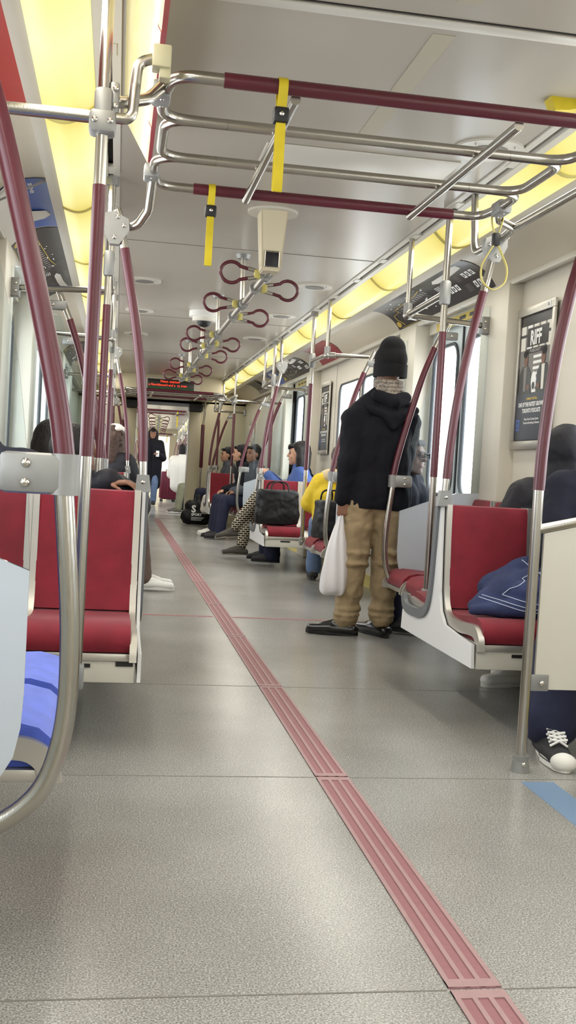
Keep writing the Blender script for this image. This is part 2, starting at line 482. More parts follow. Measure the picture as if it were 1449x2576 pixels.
def shell(y0, y1, sections, doors, ends=(True, True), wins=True, full=True):
    sd = {1: 'right', -1: 'left'}
    struct('floor', MB().box((-1.55, y0, -.06), (1.55, y1, 0)), 'floor')
    cm = MB().box((-.80, y0, 2.27), (.80, y1, 2.30))
    cm.box((-1.6, y0, 2.38), (1.6, y1, 2.42))  # unseen outer roof, with the skirts below, added to block sky light
    for s in (1, -1): cm.box((s * 1.56, y0, 1.97), (s * 1.6, y1, 2.42))
    struct('ceiling', cm, 'ceil')
    for s in (1, -1):
        # slotted air rail between ceiling and lights
        t = MB().box((s * .785, y0, 2.262), (s * .815, y1, 2.30)).box((s * .838, y0, 2.255), (s * .872, y1, 2.30)).box((s * .80, y0, 2.296), (s * .88, y1, 2.31))
        y = math.floor(y0 / 1.44) * 1.44 + .62
        while y < y1:
            if y > y0: t.box((s * .80, y - .05, 2.258), (s * .85, y + .05, 2.28))
            y += .72
        struct(nm('trim'), t, 'trim_white')
        struct(nm('trim'), MB().box((s * .815, y0, 2.288), (s * .838, y1, 2.295)), 'dark_slot')
        # rail under the lights, curved cove, lip and soffit
        struct(nm('trim'), MB().prism([(s * 1.060, 2.205), (s * 1.075, 2.19), (s * 1.108, 2.178), (s * 1.112, 2.20), (s * 1.075, 2.225)], 'y', y0, y1), 'trim_white')
        n = 10; poly = []
        for k in range(n + 1):
            poly.append(cove_pt(s, k / n, 0.0))
        for k in range(n, -1, -1): poly.append(cove_pt(s, k / n, -.02))
        struct(nm('trim'), MB().prism(poly, 'y', y0, y1), 'cove')
        struct(nm('trim'), MB().box((s * 1.345, y0, 2.03), (s * 1.372, y1, 2.062), .006).box((s * 1.37, y0, 2.045), (s * 1.60, y1, 2.06)), 'trim_white')
        struct(nm('trim'), MB().box((s * .86, y0, 2.30), (s * 1.12, y1, 2.31)).box((s * 1.09, y0, 2.20), (s * 1.12, y1, 2.31)), 'cream')
        # wall with openings
        w = MB(); cuts = []
        for d in doors: cuts.append((d - .70, d + .70, 'd'))
        for c in sections: cuts.append((c - 1.38, c + .62, 'w'))
        cuts = sorted(q for q in cuts if q[1] > y0 and q[0] < y1)
        y = y0
        for a, b, k in cuts:
            if a > y: w.box((s * WX, y, 0), (s * (WX + .08), a, 2.05))
            a2, b2 = max(a, y0), min(b, y1)
            if k == 'w':
                w.box((s * WX, a2, 0), (s * (WX + .08), b2, .84)); w.box((s * WX, a2, 1.86), (s * (WX + .08), b2, 2.05))
            else:
                w.box((s * (WX + .02), a2, 1.97), (s * (WX + .1), b2, 2.05))
            y = b
        if y < y1: w.box((s * WX, y, 0), (s * (WX + .08), y1, 2.05))
        # door pillars
        for d in doors:
            for k in (-1, 1):
                a, b = sorted((d + k * .70, d + k * 1.13))
                w.box((s * 1.335, a, 0), (s * 1.5, b, 2.046), .012)
        struct('wall_' + sd[s], w, 'cream')
        b_ = MB()
        for c in sections: b_.box((s * 1.395, max(y0, c - 1.75), 0), (s * WX, min(y1, c + 1.75), .10))
        struct('baseboard_' + sd[s], b_, 'yellow_trim')
        for c in sections:
            # panel joints in the wall beside the advert frame
            j = MB()
            for yy in (c + .80, c + 1.72): j.box((s * (WX - .002), yy - .003, .1), (s * WX, yy + .003, 2.04))
            struct(nm('trim'), j, 'seam')
            for a, b in ((c - 1.38, c - .38), (c - .38, c + .62)): window(s, a, b)
        for d in doors:
            door(s, d)
def cove_pt(s, t, off):
    """curved panel between wall lip (t=0) and light rail (t=1)"""
    p0 = V((1.362, 2.058)); p1 = V((1.106, 2.195)); d = p1 - p0; nrm = V((-d.y, d.x)).normalized()
    if nrm.y < 0: nrm = -nrm
    p = p0 + d * t + nrm * (0.045 * 4 * t * (1 - t)) - nrm * off
    return (s * p.x, p.y)
def lights(y0, y1, where):
    y = 4.06 - 1.44 * 8
    while y + .3 < y1:
        a, b = max(y, y0), min(y + 1.44, y1); y += 1.44
        if b - a < .25: continue
        for s in (1, -1):
            def build(s=s, L=b - a):
                r = bpy.data.objects.new('ceiling_light', None); COL.objects.link(r)
                n = 10; poly = []
                for k in range(n + 1):
                    t = k / n; poly.append((s * (.874 + .19 * t), 2.262 - .057 * t - .042 * math.sin(PI * t)))
                mb = MB()
                mb.grid(lambda u, v: (poly[round(v * n)][0], -L / 2 + .012 + (L - .024) * u, poly[round(v * n)][1]), 12, n)
                obj('diffuser', mb, 'diffuser', r)
                for e in (-1, 1):
                    obj('end_rim', MB().tube([(x, e * (L / 2 - .010), z - .001) for x, z in poly], .006, n=6), 'yellow_pale', r)
                return r
            k = 'light%d_%.2f' % (s, b - a)
            side = 'right' if s > 0 else 'left'
            place(k, build, 'glowing yellow light cover on the %s ceiling edge, %s along %s' % (side, nth('light' + side + where), where), 'ceiling light', (0, (a + b) / 2, 0), 0, 'ribbed yellow light covers along the ceiling edges')

# ------------------------------------------------------------------ seats
def seat_builder(col='seat_red', w=.38, end=0, navy=None, beam=False):
    def build():
        r = bpy.data.objects.new('subway_seat', None); COL.objects.link(r)
        h = w / 2 - .022
        prof = [(.0, .335), (-.012, .36), (-.006, .39), (.02, .412), (.07, .424), (.14, .420), (.26, .408), (.36, .402), (.43, .412), (.45, .38), (.40, .345), (.2, .33)]
        obj('cushion', MB().prism(prof, 'x', -h, h), col, r)
        bp = [(.405, .415), (.425, .47), (.445, .62), (.458, .76), (.462, .815), (.472, .838), (.488, .842), (.497, .828), (.494, .76), (.482, .58), (.462, .43)]
        obj('backrest', MB().prism(bp, 'x', -h, h), navy or col, r)
        path = smooth_path([(0, .480, .842), (0, .470, .66), (0, .448, .48), (0, .415, .405), (0, .35, .372), (0, .22, .366), (0, .11, .374), (0, .04, .372), (0, .002, .345), (0, -.008, .305)], 5)
        for x in (-1, 1):
            obj('side_frame', MB().ribbon([(x * (w / 2 - .012), p.y, p.z) for p in path], (1, 0, 0), .023, .045), 'frame_alu', r)
        obj('tray', MB().box((-w / 2 + .01, 0, .305), (w / 2 - .01, .42, .332), .006), 'frame_alu', r)
        if beam:
            obj('support_beam', MB().box((-w / 2 + .002, .16, .255), (w / 2 - .002, .22, .306), .01), 'cast', r); return r
        up = obj('under_panel', MB().box((-w / 2 + .004, .008, .235), (w / 2 - .004, .40, .306), .004), 'panel_cream', r)
        obj('slot', MB().box((-.045, .004, .284), (.045, .02, .296)), 'black', up); obj('slot', MB().box((w / 2 - .065, .004, .29), (w / 2 - .01, .02, .305)), 'black', up)
        if end:
            Y = .5
            half = [(-.022, .838), (-.036, .66), (-.055, .48), (-.085, .40), (-.15, .352), (-.30, .340), (-.49, .330), (-.50, .24)]
            poly = [(Y + a, b) for a, b in half] + [(Y - a, b) for a, b in reversed(half)]
            x = end * (w / 2 + .004)
            obj('end_panel', MB().prism(poly, 'x', x, x + end * .012), 'panel_white', r)
            rim = smooth_path([(0, Y + a, b) for a, b in ((.020, .842), (.034, .66), (.056, .47), (.10, .385), (.20, .352), (.36, .345), (.44, .36), (.47, .40))], 5)
            obj('shell_rim', MB().ribbon([(x + end * .014, p.y, p.z) for p in rim], (1, 0, 0), .02, .04), 'shell_grey', r)
        return r
    return build
def seats(s, yc, where, yp, blue_near=False, skip_near=False):
    side = 'right' if s > 0 else 'left'
    W = .38; g = 'upholstered seats in the %s bays' % side
    for i, cx in enumerate((.64 + W / 2, .64 + W * 1.5)):
        pos = 'aisle' if i == 0 else 'window'
        place('seat_t%d_%d' % (i, s), seat_builder(end=(-s if i == 0 else 0)),
              'maroon seat facing the camera, %s place, %s bay on the %s %s' % (pos, nth('ta%d%s%s' % (i, side, where)), side, where), 'seat', (s * cx, yp - .5, 0), 0, g)
        place('seat_w', seat_builder(),
              'maroon seat facing away, %s place, %s bay on the %s %s' % (pos, nth('tb%d%s%s' % (i, side, where)), side, where), 'seat', (s * cx, yp + .5, 0), PI, g)
    for end in (-1, 1):
        if end < 0 and skip_near: continue
        for i in (0, 1):
            y = yc + end * (1.34 + .42 * i)
            bl = blue_near and end < 0
            place('seat_blue' if bl else 'seat_long', seat_builder('seat_blue' if bl else 'seat_red', .40, navy='seat_navy' if bl else None, beam=True),
                  '%s seat against the %s wall, %s along %s' % ('bright blue' if bl else 'maroon', side, nth('lg%s%s%s' % (bl, side, where)), where), 'seat',
                  (s * .84, y + (.10 if bl else 0), 0), -s * PI / 2, g)
# ------------------------------------------------------------------ poles
R0 = .0165
def screws(parent, pts, axis='y', r=.008):
    m = MB()
    for p in pts: m.sphere(p, (r, r * .6, r) if axis == 'y' else (r * .6, r, r) if axis == 'x' else (r, r, r * .6), 10, 6)
    return obj('screw', m, 'screw', parent)
def loop_builder(s, near):
    """draught screen beside a door: bent pole, clamp, clear glass above a frosted glass"""
    def build():
        r = bpy.data.objects.new('draught_screen', None); COL.objects.link(r)
        low = smooth_path([(s * .825, 0, .93), (s * .812, 0, .80), (s * .800, 0, .66), (s * .798, 0, .54), (s * .808, 0, .45), (s * .835, 0, .375), (s * .885, 0, .325), (s * .945, 0, .300), (s * 1.06, 0, .290)], 6)
        obj('lower_pole', MB().tube(low, R0 + .001), 'steel', r)
        up = smooth_path([(s * .820, 0, .93), (s * .834, 0, 1.02), (s * .86, 0, 1.14), (s * .905, 0, 1.32), (s * .96, 0, 1.52), (s * 1.02, 0, 1.69)], 6)
        obj('maroon_sleeve', MB().tube(up, R0 + .002), 'maroon', r)
        obj('upper_pole', MB().tube([(s * 1.02, 0, 1.69), (s * 1.06, 0, 1.78), (s * 1.09, 0, 1.85)], R0), 'steel', r)
        c = obj('clamp', MB().box((s * .805, -.026, .885), (s * .93, .026, .955), .012).disc((s * .822, 0, .92), .027, .07), 'cast', r)
        screws(c, [(s * .885, -.028, .937), (s * .885, -.028, .904)])
        t = obj('top_clamp', MB().box((s * 1.04, -.022, 1.735), (s * 1.15, .022, 1.785), .01), 'cast', r)
        screws(t, [(s * 1.11, -.024, 1.76)])
        gl = [(s * .872, .753), (s * .882, .93), (s * .905, 1.10), (s * .955, 1.32), (s * 1.02, 1.56), (s * 1.09, 1.78), (s * 1.15, 1.93), (s * 1.33, 1.95), (s * 1.40, 1.95), (s * 1.40, .88), (s * 1.20, .87), (s * 1.05, .82)]
        obj('clear_glass', MB().prism(gl, 'y', -.004, .004), 'glass_part', r, smooth=False)
        fr = [(s * .872, .752), (s * 1.05, .819), (s * 1.20, .869), (s * 1.40, .879), (s * 1.40, .36), (s * .98, .36), (s * .935, .372), (s * .905, .395), (s * .885, .43), (s * .875, .48), (s * .872, .54)]
        obj('frosted_glass', MB().prism(fr, 'y', -.004, .004), 'frost', r, smooth=False)
        return r
    return build
def stanchion_builder(s, z_top=2.262, clamp=1.86):
    def build():
        r = bpy.data.objects.new('stanchion', None); COL.objects.link(r)
        obj('pole', MB().tube([(0, 0, .36), (0, 0, z_top)], R0), 'steel', r)
        obj('maroon_sleeve', MB().tube([(0, 0, .955), (0, 0, 1.67)], R0 + .0018), 'maroon', r)
        obj('ceiling_socket', MB().disc((0, 0, z_top - .02), .03, .04), 'cast', r)
        c = obj('clamp', MB().box((-.024, -.03, clamp - .06), (.024, .03, clamp + .06), .014), 'cast', r)
        f = obj('foot_bracket', MB().box((-.022, -.022, .33), (.022, .022, .40), .008).box((-.018 + s * .02, -.018, .33), (s * .30, .018, .36), .008), 'cast', r)
        screws(f, [(0, -.023, .365)])
        return r
    return build
def curved_pole_builder(s, hook=True, low=False):
    """maroon pole on the end of a back-to-back seat pair, bent out towards the ceiling"""
    def build():
        r = bpy.data.objects.new('seat_pole', None); COL.objects.link(r)
        obj('lower_pole', MB().tube([(s * .632, 0, .86), (s * .636, 0, .955)], R0), 'steel', r)
        p = smooth_path([(s * .636, 0, .95), (s * .642, 0, 1.08), (s * .660, 0, 1.27), (s * .692, 0, 1.48), (s * .728, 0, 1.66), (s * .745, 0, 1.74)], 6)
        obj('maroon_sleeve', MB().tube(p, R0 + .0018), 'maroon', r)
        obj('upper_pole', MB().tube([(s * .745, 0, 1.74), (s * .77, 0, 1.86), (s * (.78 if low else .79), 0, 1.88 if low else 1.95)], R0), 'steel', r)
        z = -.115 if low else 0
        c = obj('head_clamp', MB().prism([(s * .765, 1.865 + z), (s * .80, 1.865 + z), (s * .83, 1.93 + z), (s * .83, 1.975 + z), (s * .79, 1.985 + z), (s * .735, 1.96 + z), (s * .73, 1.92 + z)], 'y', -.020, .020), 'cast', r)
        screws(c, [(s * .785, -.022, 1.89 + z), (s * .752, -.022, 1.935 + z), (s * .775, -.022, 1.965 + z)])
        f = obj('foot_bracket', MB().prism([(s * .60, .835), (s * .66, .835), (s * .655, .90), (s * .61, .90)], 'y', -.02, .02), 'cast', r)
        screws(f, [(s * .632, -.021, .872)])
        if hook:
            obj('ceiling_hook', MB().tube([(s * .83, 0, 1.98), (s * .835, .05, 1.985), (s * .835, .42, 1.985), (s * .83, .45, 2.262)], R0, .07), 'steel', r)
        return r
    return build
def rail_builder(s, e):
    """ceiling hanger with a bar back to the stanchion and a bar across to the door pillar"""
    def build():
        r = bpy.data.objects.new('door_grab_rail', None); COL.objects.link(r)
        obj('hanger', MB().tube([(s * .81, 0, 1.85), (s * .81, 0, 2.262)], .0145), 'steel', r)
        obj('socket', MB().disc((s * .81, 0, 1.875), .024, .06), 'cast', r)
        obj('along_bar', MB().tube([(s * .81, -e * .66, 1.855), (s * .81, 0, 1.84)], R0), 'steel', r)
        obj('elbow', MB().sphere((s * .81, 0, 1.84), .026).tube([(s * .81, -e * .06, 1.842), (s * .81, 0, 1.84), (s * .87, e * .03, 1.84)], .022), 'steel_dull', r)
        obj('cross_bar', MB().tube([(s * .81, 0, 1.84), (s * 1.31, e * .16, 1.84)], R0), 'steel', r)
        b = obj('wall_bracket', MB().box((s * 1.29, e * .16 - .03, 1.79), (s * 1.337, e * .16 + .03, 1.89), .006), 'cast', r)
        screws(b, [(s * 1.31, e * .16 - .032, 1.86), (s * 1.31, e * .16 - .032, 1.82)])
        return r
    return build
def poles(s, yc, where, yp, ladder=False, near_loop=True, near_st=True):
    side = 'right' if s > 0 else 'left'
    for e in (-1, 1):
        if e < 0 and not near_loop: pass
        else:
            y = yc + (-2.13 if e < 0 else 1.89)
            if not (s < 0 and where == 'in this car' and abs(yc - 3.96) < .1 and e < 0):
                place('loop%d' % s, loop_builder(s, e < 0), 'frosted glass draught screen with bent maroon pole, %s on the %s %s' % (nth('loop' + side + where), side, where), 'draught screen', (0, y, 0), 0, 'glass draught screens beside the doors')
            else:
                place('loop%d' % s, loop_builder(s, True), 'nearest draught screen, big frosted pane beside the blue seats, with grey two-bolt clamp', 'draught screen', (0, y + .02, 0), 0, 'glass draught screens beside the doors')
                CNT['loop' + side + where] = 0
        if e < 0 and not near_st: continue
        n = nth('st' + side + where)
        place('stanchion%d' % s, stanchion_builder(s), 'straight steel and maroon pole, %s on the %s %s' % (n, side, where), 'pole', (s * .815, yc + e * 1.09, 0), 0, 'straight poles by the seats')
        if not (ladder and e < 0):
            place('rail%d%d' % (s, e), rail_builder(s, e), 'bent steel ceiling grab rail by a door, %s on the %s %s' % (nth('rl' + side + where), side, where), 'grab rail', (0, yc + e * 1.75, 0), 0, 'ceiling hung grab rails by the doors')
    place('curve%d%d' % (s, ladder), curved_pole_builder(s, not ladder or s > 0, ladder and s < 0), 'curved maroon pole on the seat backs, %s on the %s %s' % (nth('cp' + side + where), side, where), 'pole', (0, yp + (-.02 if s > 0 else .14), 0), 0, 'curved poles on the seat backs')
# ------------------------------------------------------------------ overhead ladder rack
def ladder_builder():
    r = bpy.data.objects.new('overhead_grab_frame', None); COL.objects.link(r)
    Z = 1.99; ys = (0, .37, .77, 1.16)
    for i, y in enumerate(ys):
        red = i in (0, 3)
        if red:
            obj('red_rail', MB().tube([(-.50, y, Z), (.52, y, Z)], .0205), 'maroon_dark', r)
            for k in (-1, 1):
                e = 1 if i == 0 else -1
                obj('rail_end', MB().tube([(k * .49, y, Z), (k * .63, y, Z), (k * .66, y + e * .2, Z)], .017, .10), 'steel', r)
        else:
            obj('steel_rail', MB().tube([(-.58, y, Z), (.58, y, Z)], .0165), 'steel', r)
    for k in (-1, 1):
        for a, b in ((0, 1), (1, 2), (2, 3)):
            e0, e1 = ys[a], ys[b]
            if a == 0: pts = [(k * .655, e0 + .16, Z), (k * .655, e1, Z), (k * .45, e1, Z)]
            elif a == 2: pts = [(k * .45, e0, Z), (k * .655, e0, Z), (k * .655, e1 - .16, Z)]
            else: pts = [(k * .45, e0, Z), (k * .64, e0, Z), (k * .64, e1, Z), (k * .45, e1, Z)]
            obj('rail_end', MB().tube(pts, .0165, .12), 'steel', r)
        for y, e in ((.16, 1), (1.0, -1)):
            c = obj('joint_clamp', MB().box((k * .635, y - .05, Z - .026), (k * .69, y + .05, Z + .026), .012), 'cast', r)
            screws(c, [(k * .66, y - .03, Z - .027), (k * .66, y + .03, Z - .027)], 'z', .006)
    for x in (-.30, .345):
        obj('long_bar', MB().tube([(x, .01, Z - .027), (x, 1.15, Z - .027)], .0145), 'steel', r)
    return r
def ladder_links(y, label, dz=0.0):
    """tubes from the frame corners to the side poles"""
    for k in (-1, 1):
        r = thing('corner_tube', 'bent tubes from overhead frame to the %s poles, %s' % ('right' if k > 0 else 'left', label), 'tube', (0, y, dz))
        obj('front_tube', MB().tube([(k * .66, .10, 1.99), (k * .70, .04, 1.93), (k * .77, .0, 1.90), (k * .815, -.02, 1.90)], R0, .05), 'steel', r)
        obj('rear_tube', MB().tube([(k * .655, 1.02, 1.985), (k * .665, 1.10, 1.88), (k * .70, 1.15, 1.83), (k * .79, 1.17, 1.815)], R0, .06) if k < 0 else
            MB().tube([(k * .655, 1.02, 1.99), (k * .70, 1.12, 1.975), (k * .80, 1.22, 1.975), (k * .81, 1.40, 1.965)], R0, .06), 'steel', r)
        if k > 0: obj('side_bar', MB().tube([(k * .80, 1.25, 1.975), (k * .80, -.35, 1.965)], R0), 'steel', r)
        c = obj('corner_clamp', MB().box((k * .775, -.045, 1.855), (k * .80, .02, 1.94), .008) if k < 0 else MB().box((k * .775, -.045, 1.855), (k * .80, .02, 1.94), .008), 'cast', r)
        screws(c, [(k * .785, -.047, 1.92), (k * .785, -.047, 1.875)])
def cross_arm(y, k, label):
    r = thing('wall_grab_bar', 'steel bar from straight pole to the %s wall, %s' % ('right' if k > 0 else 'left', label), 'grab bar', (k * .815, y, 0))
    obj('bar', MB().tube([(0, 0, 1.845), (k * .60, .0, 1.845)], R0), 'steel', r)
    c = obj('hub_clamp', MB().box((-.035, -.035, 1.80), (.035, .035, 1.86), .012), 'cast', r)
    screws(c, [(-.02, -.036, 1.83), (.02, -.036, 1.83)])
# ------------------------------------------------------------------ straps, rings
def strap(x, y, z0, label, L=.28):
    r = thing('hanging_strap', label, 'strap', (x, y, z0))
    w = .026
    path = [(0, 0.024, -.02), (0, .025, .012), (0, 0, .028), (0, -.025, .012), (0, -.022, -.02), (0, -.010, -.055), (0, -.010, -.10), (0, -.014, -.2), (0, -.012, -L), (0, 0.002, -L - .006), (0, .014, -L + .01), (0, .012, -.2), (0, .008, -.10), (0, .010, -.055), (0, 0.024, -.02)]
    obj('webbing', MB().ribbon(smooth_path(path, 3), (1, 0, 0), w, .003), 'yellow_strap', r)
    b = obj('buckle', MB().box((-.022, -.020, -.095), (.022, .020, -.052), .008), 'black', r)
    screws(b, [(0, -.021, -.073)], 'y', .007)
def ring_builder(k):
    def build():
        r = bpy.data.objects.new('ring_handle', None); COL.objects.link(r)
        pts = []
        for i in range(25):
            t = PI * (.78 - 1.56 * i / 24)
            pts.append((k * (.185 + .058 * math.cos(t)), 0, .055 * math.sin(t)))
        pts = [(k * .085, 0, .022)] + pts + [(k * .085, 0, -.022)]
        obj('grip', MB().tube(pts, .0098, n=10), 'maroon', r)
        obj('ferrule', MB().tube([(k * .052, 0, .016), (k * .098, 0, .027)], .0115).tube([(k * .052, 0, -.016), (k * .098, 0, -.027)], .0115), 'steel_dull', r)
        obj('yellow_lit_hub', MB().box((k * .028, -.018, -.024), (k * .065, .018, .024), .008), 'yellow_pale', r)  # yellow light on the grip base put into the hub colour
        obj('collar', MB().tube([(0, -.02, 0), (0, .02, 0)], .034, n=18), 'cast', r)
        return r
    return build
# ------------------------------------------------------------------ car one
C1 = [-1.80, 3.96, 9.72, 15.48]
D1 = [-4.68, 1.00, 6.70, 12.52]
HERE = 'in this car'
shell(-5.5, 18.2, [c for c in C1 if c < 14], D1)
struct('wall_back', MB().box((-1.5, -5.56, 0), (1.5, -5.5, 2.4)), 'cream')
lights(-5.5, 18.2, HERE)
# floor inlays
for i, y in enumerate([1.85 + 1.34 * k for k in range(-4, 12)]):
    y1 = y + 1.34
    m2 = MB()
    m2.box((-.075, y + .004, .0), (.027, y1 - .004, .0012))
    # four raised ribs joined at both ends
    m = MB()
    for x0, x1 in ((-.075, -.065), (-.043, -.033), (-.012, -.002), (.019, .029)):
        m.box((x0, y + .006, 0), (x1, y1 - .006, .0035))
    for a, b in ((y + .006, y + .036), (y1 - .036, y1 - .006)): m.box((-.075, a, 0), (.027, b, .0034))
    struct(nm('trim'), m, 'strip_pink', 'ribbed pink guide strip in the floor')
    struct(nm('trim'), m2, 'strip_groove')
sm = MB()
for y in (1.85, 3.19, 4.53, 11.99): sm.box((-1.4, y - .002, 0), (-.08, y + .002, .0008)).box((.03, y - .002, 0), (1.4, y + .002, .0008))
struct(nm('trim'), sm, 'seam')
struct(nm('trim'), MB().box((-1.4, 6.59, 0), (-.085, 6.63, .001)).box((.035, 6.59, 0), (1.4, 6.63, .001)), 'redline', 'thin red line across the floor')
struct(nm('trim'), MB().prism([(.585, 3.16), (.695, 3.16), (.695, 1.4), (.585, 1.4)], 'z', 0, .001), 'bluetape', 'blue floor marking of the wheelchair place')
# seats and poles
for c, lad in ((3.96, True), (9.72, False), (15.48, True)):
    first = c < 5
    for s in (-1, 1):
        yp = c + (.34 if s > 0 else -.06)
        seats(s, c, HERE, yp, blue_near=(first and s < 0), skip_near=(first and s > 0))
        poles(s, c, HERE, yp, ladder=lad, near_loop=not (first and s > 0), near_st=not (first and s > 0))
    if lad:
        place('ladder', ladder_builder, 'overhead steel frame with maroon rails, %s' % ('nearest the camera' if first else 'at the far car end'), 'overhead grab frame', (0, c - 1.06, 0 if first else -.07), 0, 'overhead grab frames')
        ladder_links(c - 1.06, 'nearest' if first else 'at the far car end', 0 if first else -.07)
        for k in (-1, 1): cross_arm(c - 1.09, k, 'nearest' if first else 'at the far car end')
# S tube with its box, on the near left pole
r = thing('sign_bracket', 'bent steel tube with cream square end block near the left ceiling', 'bracket', (-.81, 2.87, 1.85))
obj('tube', MB().tube([(.02, -.01, -.005), (.07, -.01, -.005), (.075, 0, .09), (.08, .0, .15), (.125, .0, .165)], R0 - .002, .035), 'steel', r)
obj('end_block', MB().box((.115, -.03, .135), (.165, .03, .195), .006).box((.135, -.02, .11), (.165, .02, .14), .004), 'cast_box', r)
# glossy hanging panel on the left
r = thing('advert_board', 'glossy pale panel sloping from the left ceiling with an orange red edge', 'advert board', (-.7, 3, 2.1))
m = MB()
P = [(-.06, -2.2, .165), (.045, -2.2, -.01), (.045, 1.18, -.01), (-.06, 1.18, .165)]
m.prism([(-.072, .165), (.03, -.005), (.036, -.005), (-.066, .165)], 'y', -2.2, 1.18)
obj('sheet', m, 'gloss_panel', r)
obj('red_edge', MB().box((.026, -2.2, -.012), (.040, 1.18, .0)), 'ad_maroon', r)
pa = Decals(lambda a, b, off: V((.03 - .102 * b - off, a, -.005 + .17 * b - off * .6)))
pa.quad(-2.2, .02, 1.17, .10, 'ad_orange', .002)
for y in (-.9, -.1, .72): pa.quad(y, .02, y + .12, .16, 'ad_red', .003)
pa.build(r, {'ad_orange': 'orange_stripe', 'ad_red': 'red_marks'})
# right near pole with cream windscreen panel
r = thing('wheelchair_screen', 'cream half-height panel with sloping steel rail and tall curved maroon pole, right foreground', 'screen', (.63, 3.28, 0))
obj('lower_pole', MB().tube(smooth_path([(0, 0, .02), (0, 0, .4), (0, 0, .935)], 6), .0175), 'steel', r)
obj('maroon_sleeve', MB().tube(smooth_path([(0, 0, .93), (.006, 0, 1.1), (.028, 0, 1.35), (.062, 0, 1.56), (.092, 0, 1.69)], 6), .0195), 'maroon', r)
obj('upper_pole', MB().tube([(.092, 0, 1.69), (.128, 0, 1.84), (.155, -.02, 1.95)], .0175), 'steel', r)
b = obj('foot_cup', MB().disc((0, 0, .018), .032, .036, r2=.027).disc((0, 0, .045), .026, .02), 'cast', r)
screws(b, [(0, -.029, .03)])
obj('top_rail', MB().tube([(0, 0, .80), (.4, 0, .895), (.74, 0, .96)], .016), 'steel', r)
obj('panel', MB().prism([(.028, .275), (.74, .275), (.74, .945), (.4, .88), (.028, .79)], 'y', -.006, .006), 'panel_cream', r, smooth=False)
b = obj('corner_plate', MB().box((.01, -.012, .27), (.075, -.004, .325), .006), 'cast', r)
screws(b, [(.05, -.014, .297)], r=.009)
# ceiling bits
def speaker(x, y, label, rr=.135):
    r = thing('ceiling_speaker', label, 'speaker', (x, y, 2.262), 0, 'round ceiling speakers')
    obj('rim', MB().disc((0, 0, .004), rr, .012, n=32), 'trim_white', r)
    obj('grille', MB().disc((0, 0, -.003), rr * .55, .006, n=28), 'ad_grey', r)
    screws(r, [(rr * .8 * math.cos(t), rr * .8 * math.sin(t), -.004) for t in (.8, 2.4, 3.9, 5.5)], 'z', .006)
speaker(.665, 4.09, 'large round white speaker disc on the ceiling above the overhead frame', .14)
for y, t in ((7.5, 'nearest'), (9.06, 'middle'), (10.8, 'farthest')):
    speaker(.60, y, '%s of the round discs along the right of the ceiling' % t, .125); speaker(-.60, y + .35, '%s of the round discs along the left of the ceiling' % t, .125)
r = thing('exit_grip', 'small yellow wedge-shaped fixture on the ceiling above the front rail', 'fixture', (.80, 3.5, 2.27))
obj('body', MB().prism([(-.14, 0), (-.12, -.045), (-.07, -.04), (.06, 0)], 'y', -.03, .03), 'yellow_strap', r)
struct(nm('trim'), MB().box((-.78, 2.985, 2.2675), (.78, 2.992, 2.272)), 'dark_slot')
struct(nm('trim'), MB().box((-.78, 3.0, 2.262), (.78, 3.05, 2.27), .003), 'trim_white')
struct(nm('trim'), MB().box((-.78, 6.46, 2.2675), (.78, 6.464, 2.27)).box((-.78, 9.7, 2.2675), (.78, 9.704, 2.27)).box((-.78, 12.9, 2.2675), (.78, 12.904, 2.27)), 'seam')
struct(nm('trim'), MB().box((.13, 3.10, 2.268), (.20, 4.2, 2.27)).box((.13, 2.2, 2.268), (.20, 2.88, 2.27)), 'ceil_patch')
struct(nm('trim'), MB().box((-.2, 4.3, 2.262), (.62, 4.62, 2.27), .004), 'trim_white')
# vertical post, ring bar
r = thing('ceiling_post', 'cream tapered box hanging from the ceiling with a square dark screen', 'ceiling box', (-.005, 5.4, 1.96))
m = MB(); bm = m.bm
top = [(-.07, -.03, .31), (.07, -.03, .31), (.07, .14, .31), (-.07, .14, .31)]; bot = [(-.048, .0, .0), (.048, .0, .0), (.048, .12, .0), (-.048, .12, .0)]
A = [bm.verts.new(p) for p in bot]; B = [bm.verts.new(p) for p in top]
bm.faces.new(A); bm.faces.new(B)
for i in range(4): bm.faces.new((A[i], A[(i + 1) % 4], B[(i + 1) % 4], B[i]))
bmesh.ops.bevel(bm, geom=bm.edges[:], offset=.006, segments=2, affect='EDGES')
obj('housing', m, 'cream_warm', r)
sc = obj('screen', MB().box((-.034, -.012, .02), (.034, .0, .092), .004), 'black', r)
obj('bezel', MB().tube([(-.036, -.010, .018), (.036, -.012, .018), (.036, -.016, .094), (-.036, -.016, .094)], .004, closed=True, n=6), 'steel_dull', sc)
obj('ceiling_plate', MB().disc((0, .055, .305), .13, .012, n=28), 'trim_white', r)
bar = thing('ceiling_bar', 'long steel bar under the middle of the ceiling carrying ring handles', 'grab bar', (0, 5.5, 1.975))
obj('rail', MB().tube([(0, -.02, 0), (0, 7.75, 0)], .0185), 'steel_dull', bar)
for y in (1.12, 2.75, 4.3, 5.9, 7.4):
    h = obj('hanger', MB().tube([(-.012, y, .01), (-.02, y, .295)], .0145), 'steel', bar)
    obj('hanger_cup', MB().disc((-.02, y, .285), .035, .03, r2=.05), 'cast', h)
    obj('hanger_clamp', MB().tube([(0, y - .03, 0), (0, y + .03, 0)], .028), 'cast', h)
ys = [(5.62, -1), (6.05, 1), (6.70, -1), (7.25, 1), (8.35, -1), (8.95, 1), (9.18, -1), (10.0, 1), (11.0, -1), (11.6, 1), (12.4, -1), (12.9, 1)]
for i, (y, k) in enumerate(ys):
    place('ring%d' % k, ring_builder(k), '%s dark red ring handle on the %s of the ceiling bar, counted from the camera' % (nth('ring%d' % k), 'right' if k > 0 else 'left'), 'handle', (0, y, 1.975), 0, 'ring handles on the ceiling bar')
